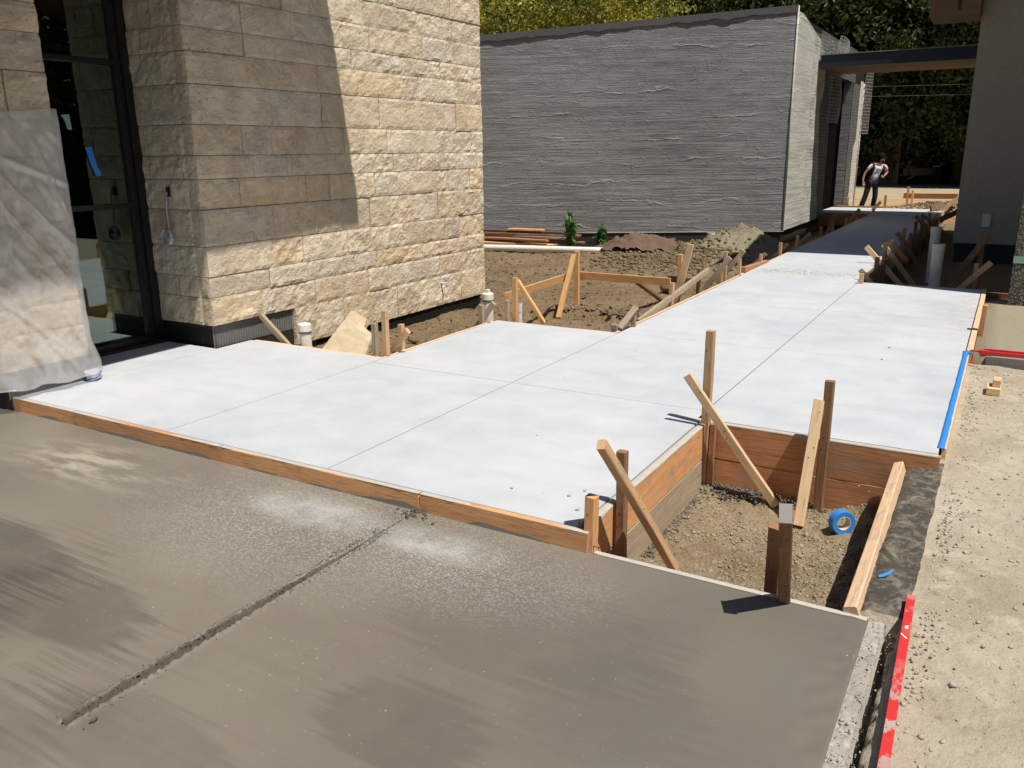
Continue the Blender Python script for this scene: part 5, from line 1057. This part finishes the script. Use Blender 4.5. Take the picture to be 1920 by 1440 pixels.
# hedge and wood behind the street
rng = np.random.default_rng(9)
C = np.stack([rng.uniform(-48, 24, 900), rng.uniform(59.5, 63, 900), rng.uniform(-.4, 10, 900)], 1); V, F = leafquads(C, 130000, .17, .6, rng); o = npmesh('distant_wood', V, F, 'leaf_dark'); tag(o, kind='stuff')
o = grid('wooded_hill', np.linspace(-120, 90, 60), np.linspace(64, 110, 16), lambda x, y: -.6 + 15 * min(1, (y - 64) / 6) + 2 * NZ(x, y, .1), 'leaf_dark', None, False); tag(o, kind='structure')
C = np.stack([rng.uniform(-3.9, 6, 260), rng.uniform(52.2, 53, 260), rng.uniform(-.4, 1.6, 260)], 1); V, F = leafquads(C, 26000, .09, .25, rng); o = npmesh('hedge', V, F, 'leaf_dark'); tag(o, 'dark clipped hedge along the far side of the street', 'hedge'); o['kind'] = 'stuff'
tf = empty('plank_fence'); tag(tf, 'brown plank fence end seen just right of the stucco doorway', 'fence')
for i in range(9): plank('plank', (-6.05 + i * .14, 45.0, -.5), (-6.05 + i * .14 + random.uniform(-.02, .02), 45.0, 2.0 + random.uniform(-.05, .05)), .125, .03, (0, -1, 0), 'wood_brown', tf)
for l, z, x0, x1 in (('upper thin wire across the trees behind the canopy', 4.15, -6.6, 3), ('lower thin wire across the trees behind the canopy', 3.75, -6.8, 3)):
    tag(tube('wire', [(x0, 41, z), ((x0 + x1) / 2, 41.3, z - .08), (x1, 41.6, z + .02)], .008, 'wire_dark', None, 5), l, 'wire')

# ------------------------------------------------------------------ vehicles and bin in the shade
def vehicle(cx, cy, ang, L, W, H, label):
    t = empty('parked_vehicle'); tag(t, label, 'car'); T = Matrix.Translation((cx, cy, -.16)) @ Matrix.Rotation(ang, 4, 'Z')
    def add(name, V, F, mat, p=t, bev=0): o = mesh(name, V, F, mat, p); o.matrix_world = T; (bevel(o, bev, 2) if bev else None); return o
    prof = [(-L / 2, .35), (-L / 2, .95), (-L * .46, 1.02), (-L * .44, H - .1), (-L * .38, H), (L * .12, H), (L * .27, 1.08), (L * .47, .95), (L / 2, .8), (L / 2, .35)]
    n = len(prof); V = []
    for s in (-1, 1):
        for x, z in prof: V.append((x, s * (W / 2 - (.14 if z > 1.1 else 0)), z))
    add('body', V, [tuple(range(n))[::1], tuple(range(2 * n - 1, n - 1, -1))] + [((i + 1) % n, i, n + i, n + (i + 1) % n) for i in range(n)], 'car_dark', bev=.05)
    for s in (-1, 1):
        yy = s * (W / 2 - .135); 
        for a, b in ((-L * .42, -L * .2), (-L * .18, L * .02), (L * .04, L * .18)):
            top = H - .14 if b < L * .1 else H - .2; add('side_window', [(a, yy + s * .012, 1.12), (b, yy + s * .012, 1.12), (b - (.1 if b > 0 else 0), yy + s * .012, top), (a, yy + s * .012, top)], [(0, 1, 2, 3)], 'car_glass')
        for wx in (-L * .3, L * .3):
            wh = lathe('wheel', [(0, .13), (.2, .12), (.34, .11), (.36, .06), (.36, -.06), (.34, -.11), (0, -.11)], 'rubber', t, 22, T @ Matrix.Translation((wx, s * (W / 2 - .06), .36)) @ Matrix.Rotation(R(90) * (-s), 4, 'X'))
            rm = lathe('rim', [(0, .135), (.1, .14), (.21, .125)], 'rim_grey', wh, 16)
        add('headlight', [(L / 2 - .04, s * W * .25, .72), (L / 2 - .04 + .06, s * W * .25, .85), (L / 2 - .04 + .05, s * W * .44, .86), (L / 2 - .05, s * W * .44, .73)], [(0, 1, 2, 3)], 'white_paint')
    add('windshield', [(L * .265, -W * .4, 1.11), (L * .265, W * .4, 1.11), (L * .135, W * .36, H - .06), (L * .135, -W * .36, H - .06)], [(0, 1, 2, 3)], 'car_glass')
    return t
vehicle(-4.9, 48.2, R(-65), 4.6, 1.85, 1.95, 'dark utility vehicle with an open hatch parked in deep shade on the street'); vehicle(-8.1, 46.5, R(-70), 4.4, 1.8, 1.5, 'dark car half hidden behind the woman')
bn = empty('wheelie_bin'); tag(bn, 'dark blue wheelie bin standing before the shaded hedge', 'bin')
mesh('bin_body', [(-3.75, 47.2, -.05), (-3.2, 47.2, -.05), (-3.2, 47.75, -.05), (-3.75, 47.75, -.05), (-3.83, 47.12, .92), (-3.12, 47.12, .92), (-3.12, 47.83, .92), (-3.83, 47.83, .92)], BOXF, 'bin_blue', bn); box('lid', -3.86, 47.08, .925, -3.1, 47.86, 1.0, 'bin_blue', bn, .02)
for s in (-3.72, -3.25): tube('bin_wheel', [(s - .03, 47.7, -.06), (s + .03, 47.7, -.06)], .1, 'rubber', bn, 14)
# curved rim of a trailer tyre behind the far pier
tt = lathe('trailer_wheel', [(.22, -.1), (.42, -.11), (.47, -.06), (.47, .06), (.42, .11), (.22, .1)], 'rubber', None, 26, Matrix.Translation((-4.62, 29.2, .25)) @ Matrix.Rotation(R(90), 4, 'Y')); tag(tt, 'dark tyre edge showing beside the far pier of the stucco building', 'tyre')

# ------------------------------------------------------------------ people
CR = Vector((.861, .509, 0)); CF = Vector((.509, -.861, 0))                       # the person's own left-right and front axes
def skin(name, O, pts, edges, mat, parent, root=0, sub=1):
    me = bpy.data.meshes.new(name); me.from_pydata([tuple(O + CR * p[0] + CF * p[1] + Vector((0, 0, p[2]))) for p in pts], edges, []); o = bpy.data.objects.new(name, me); COL.objects.link(o); o.parent = parent
    md = o.modifiers.new('skin', 'SKIN'); md.use_smooth_shade = True; md.use_x_symmetry = False
    if not me.skin_vertices: raise RuntimeError('no skin layer')
    for i, p in enumerate(pts):
        r = p[3]; me.skin_vertices[0].data[i].radius = r if isinstance(r, tuple) else (r, r); me.skin_vertices[0].data[i].use_root = (i == root)
    s = o.modifiers.new('sub', 'SUBSURF'); s.levels = sub; s.render_levels = sub; me.materials.append(M[mat]); return o
def chain(*idx): return [(a, b) for a, b in zip(idx[:-1], idx[1:])]
def person(O, label, J, cols, hat=False):
    O = Vector(O); t = empty('person'); tag(t, label, 'person')
    hipc, chest, neckb, headc, shl, shr, ell, elr, wrl, wrr, hl, hr, kl, kr, al, ar = [Vector(J[k]) for k in ('hip', 'chest', 'neck', 'head', 'shl', 'shr', 'ell', 'elr', 'wrl', 'wrr', 'hal', 'har', 'knl', 'knr', 'anl', 'anr')]
    hpl = hipc + Vector((-.085, 0, -.04)); hpr = hipc + Vector((.085, 0, -.04)); jaw = headc + (neckb - headc) * .42 + Vector((.01, .05, 0))
    crn = headc + (headc - neckb).normalized() * .075
    P = [(*hipc, .10), (*chest, .105), (*neckb, .05), (*headc, (.072, .085)), (*crn, .055), (*shl, .045), (*ell, .036), (*wrl, .026), (*shr, .045), (*elr, .036), (*wrr, .026), (*hpl, .075), (*kl, .05), (*al, .035), (*hpr, .075), (*kr, .05), (*ar, .035), (*jaw, .042)]
    E = chain(0, 1, 2, 3, 4) + chain(2, 5, 6, 7) + chain(2, 8, 9, 10) + chain(0, 11, 12, 13) + chain(0, 14, 15, 16) + [(3, 17)]
    for wi, wv, hv in ((7, wrl, hl), (10, wrr, hr)):                            # palms with four fingers and a thumb
        d = (hv - wv); dn = d.normalized(); side = dn.cross(Vector((0, 1, .2))).normalized(); pi = len(P); P.append((*(wv + d * .6), (.032, .016))); E.append((wi, pi))
        for q, ln in ((-1.5, .055), (-.5, .07), (.5, .072), (1.5, .062)):
            b = wv + d * .85 + side * q * .017; P.append((*b, .009)); E.append((pi, len(P) - 1)); c = b + dn * ln * .6 + Vector((0, .012, 0)); P.append((*c, .008)); E.append((len(P) - 2, len(P) - 1)); e = c + dn * ln * .4 + Vector((0, .018, 0)); P.append((*e, .007)); E.append((len(P) - 2, len(P) - 1))
        b = wv + d * .45 + side * .036; P.append((*b, .011)); E.append((pi, len(P) - 1)); P.append((*(b + dn * .04 + side * .016), .009)); E.append((len(P) - 2, len(P) - 1))
    skin('body', O, P, E, 'skin', t)
    f = Vector((.35, .8, -.45)).normalized()                                      # the way the face looks
    def at(v, r=1): return O + CR * v[0] + CF * v[1] + Vector((0, 0, v[2]))
    def ball(name, c, r, mat, sc=(1, 1, 1), par=t):
        bm = bmesh.new(); bmesh.ops.create_uvsphere(bm, u_segments=12, v_segments=8, radius=r); 
        for v in bm.verts: v.co = Vector((v.co.x * sc[0], v.co.y * sc[1], v.co.z * sc[2]))
        me = bpy.data.meshes.new(name); bm.to_mesh(me); bm.free(); me.polygons.foreach_set('use_smooth', [True] * len(me.polygons)); me.materials.append(M[mat]); o = bpy.data.objects.new(name, me); COL.objects.link(o); o.parent = par; o.location = at(c); return o
    ball('nose', headc + f * .095 + Vector((0, 0, -.02)), .014, 'skin', (1, 1, 1.5)); ball('ear', headc + Vector((-.078, -.01, -.01)), .02, 'skin', (.5, 1, 1.4)); ball('ear', headc + Vector((.078, -.01, -.01)), .02, 'skin', (.5, 1, 1.4))
    ball('mouth', headc + f * .085 + Vector((.005, 0, -.062)), .016, 'flower_orange' if False else 'trunk_bark', (1.2, .7, .35))
    if hat:
        lathe('hat', [(0, .13), (.08, .125), (.09, .04), (.20, .03), (.205, .02), (.09, .025)], 'straw', t, 20, Matrix.Translation(at(headc)))
    else:
        hr_ = ball('hair', headc + Vector((-.008, -.032, .028)), .1, 'hair_black', (1.06, 1.02, 1.22)); ball('hair_side', headc + Vector((-.052, -.035, -.075)), .062, 'hair_black', (1, 1, 1.3)); ball('hair_side', headc + Vector((.058, -.04, -.055)), .05, 'hair_black', (1, 1, 1.3))
        for s in (-1, 1): ball('sunglasses', headc + f * .088 + Vector((.035 * s + .01, 0, .045)), .024, 'glasses_dark', (1, .5, .75))
    # clothes
    sl_ = shl.lerp(ell, .62); sr_ = shr.lerp(elr, .62)
    skin('shirt', O, [(*(hipc + Vector((0, 0, -.02))), (.145, .118)), (*(hipc.lerp(chest, .5) + Vector((0, .02, 0))), (.136, .115)), (*chest, (.142, .118)), (*(neckb - Vector((0, 0, .055))), (.085, .07)), (*shl, .052), (*sl_, .052), (*shr, .052), (*sr_, .052)], chain(0, 1, 2, 3) + chain(3, 4, 5) + chain(3, 6, 7), cols[0], t)
    skin('trousers', O, [(*(hipc + Vector((0, 0, .0))), (.137, .107)), (*hpl, .10), (*kl, .078), (*(al + Vector((0, 0, .02))), .075), (*hpr, .10), (*kr, .078), (*(ar + Vector((0, 0, .02))), .075)], chain(0, 1, 2, 3) + chain(0, 4, 5, 6), cols[1], t)
    for a_ in (al, ar): skin('shoe', O, [(a_.x, -.03, .045, .042), (a_.x + .02, .08, .035, .042), (a_.x + .04, .17, .03, .035)], chain(0, 1, 2), 'shoe_dark', t)
    return t, at
J = dict(hip=(0, 0, .86), chest=(.075, .02, 1.12), neck=(.115, .03, 1.31), head=(.17, .08, 1.47), shl=(-.07, .01, 1.285), shr=(.31, .01, 1.255), ell=(-.235, -.02, 1.05), elr=(.415, -.06, 1.08), wrl=(-.285, .03, .86), wrr=(.27, .12, 1.0), hal=(-.27, .06, .78), har=(.20, .15, .985), knl=(-.17, .04, .46), knr=(.10, .04, .45), anl=(-.27, 0, .07), anr=(.07, 0, .07))
PO = (-3.42, 25.65, -.16)
pt, at = person(PO, 'woman in white t-shirt and black trousers looking down beyond the end of the walkway', J, ('shirt_white', 'pants_black'))
J2 = Vector(PO)
for nm_, pts in (('backpack_strap', [(-.05, -.06, 1.33), (-.03, .09, 1.29), (-.05, .155, 1.18), (-.10, .12, 1.02), (-.15, .0, .93)]), ('backpack_strap', [(.25, -.06, 1.30), (.24, .09, 1.26), (.235, .15, 1.12), (.22, .13, .98), (.2, .0, .9)])):
    tube(nm_, [J2 + CR * a + CF * b + Vector((0, 0, c)) for a, b, c in pts], [.024, .026, .028, .024, .02], 'strap_navy', pt, 8)
skin('backpack', J2, [(.06, -.17, 1.24, (.10, .06)), (.03, -.18, 1.10, (.12, .08)), (.0, -.16, .98, (.10, .06))], chain(0, 1, 2), 'strap_navy', pt)
V = [J2 + CR * a + CF * b + Vector((0, 0, c)) for a, b, c in ((.0, .150, 1.20), (.15, .155, 1.18), (.16, .160, 1.13), (.12, .162, 1.10), (.02, .160, 1.12), (-.01, .155, 1.15))]; mesh('shirt_print', V, [tuple(range(6))], 'print_grey', pt)
tube('chest_cord', [J2 + CR * a + CF * b + Vector((0, 0, c)) for a, b, c in ((.0, .14, .90), (.10, .15, .95), (.2, .15, 1.0))], .006, 'strap_navy', pt, 5)
Jb = dict(hip=(0, 0, .86), chest=(.03, .04, 1.12), neck=(.04, .06, 1.32), head=(.03, .1, 1.48), shl=(-.13, .04, 1.28), shr=(.19, .04, 1.28), ell=(-.2, .1, 1.05), elr=(.27, .12, 1.06), wrl=(-.05, .25, .95), wrr=(.15, .28, .95), hal=(.03, .27, .92), har=(.08, .3, .9), knl=(-.1, .06, .46), knr=(.12, .1, .46), anl=(-.12, 0, .07), anr=(.16, 0, .07))
p2, _ = person((-4.75, 46.0, -.16), 'dim man in straw hat and dark clothes in the shade behind the woman', Jb, ('pants_black', 'pants_black'), hat=True)
b2 = tube('pick_handle', [(-4.6, 45.8, .85), (-4.2, 45.6, .27)], .03, 'straw', None, 8); tag(b2, 'pale tool handle slanting to the ground beside the man in the straw hat', 'tool'); tube('tool_blade', [(-4.2, 45.6, .27), (-4.55, 45.5, .05)], .035, 'straw', b2, 6)

# ------------------------------------------------------------------ put every thing's empty at its own base
bpy.context.view_layer.update()
for o in list(S.objects):
    if o.type == 'EMPTY' and o.parent is None and o.children and o.location.length < 1e-6:
        lo = Vector((1e9,) * 3); hi = -lo
        for c in o.children:
            if c.type != 'MESH' or not c.data.vertices: continue
            for q in c.bound_box:
                p = c.matrix_basis @ Vector(q); lo = Vector(map(min, lo, p)); hi = Vector(map(max, hi, p))
        b = Vector(((lo.x + hi.x) / 2, (lo.y + hi.y) / 2, lo.z)); o.location = b
        for c in o.children: c.matrix_basis = Matrix.Translation(-b) @ c.matrix_basis
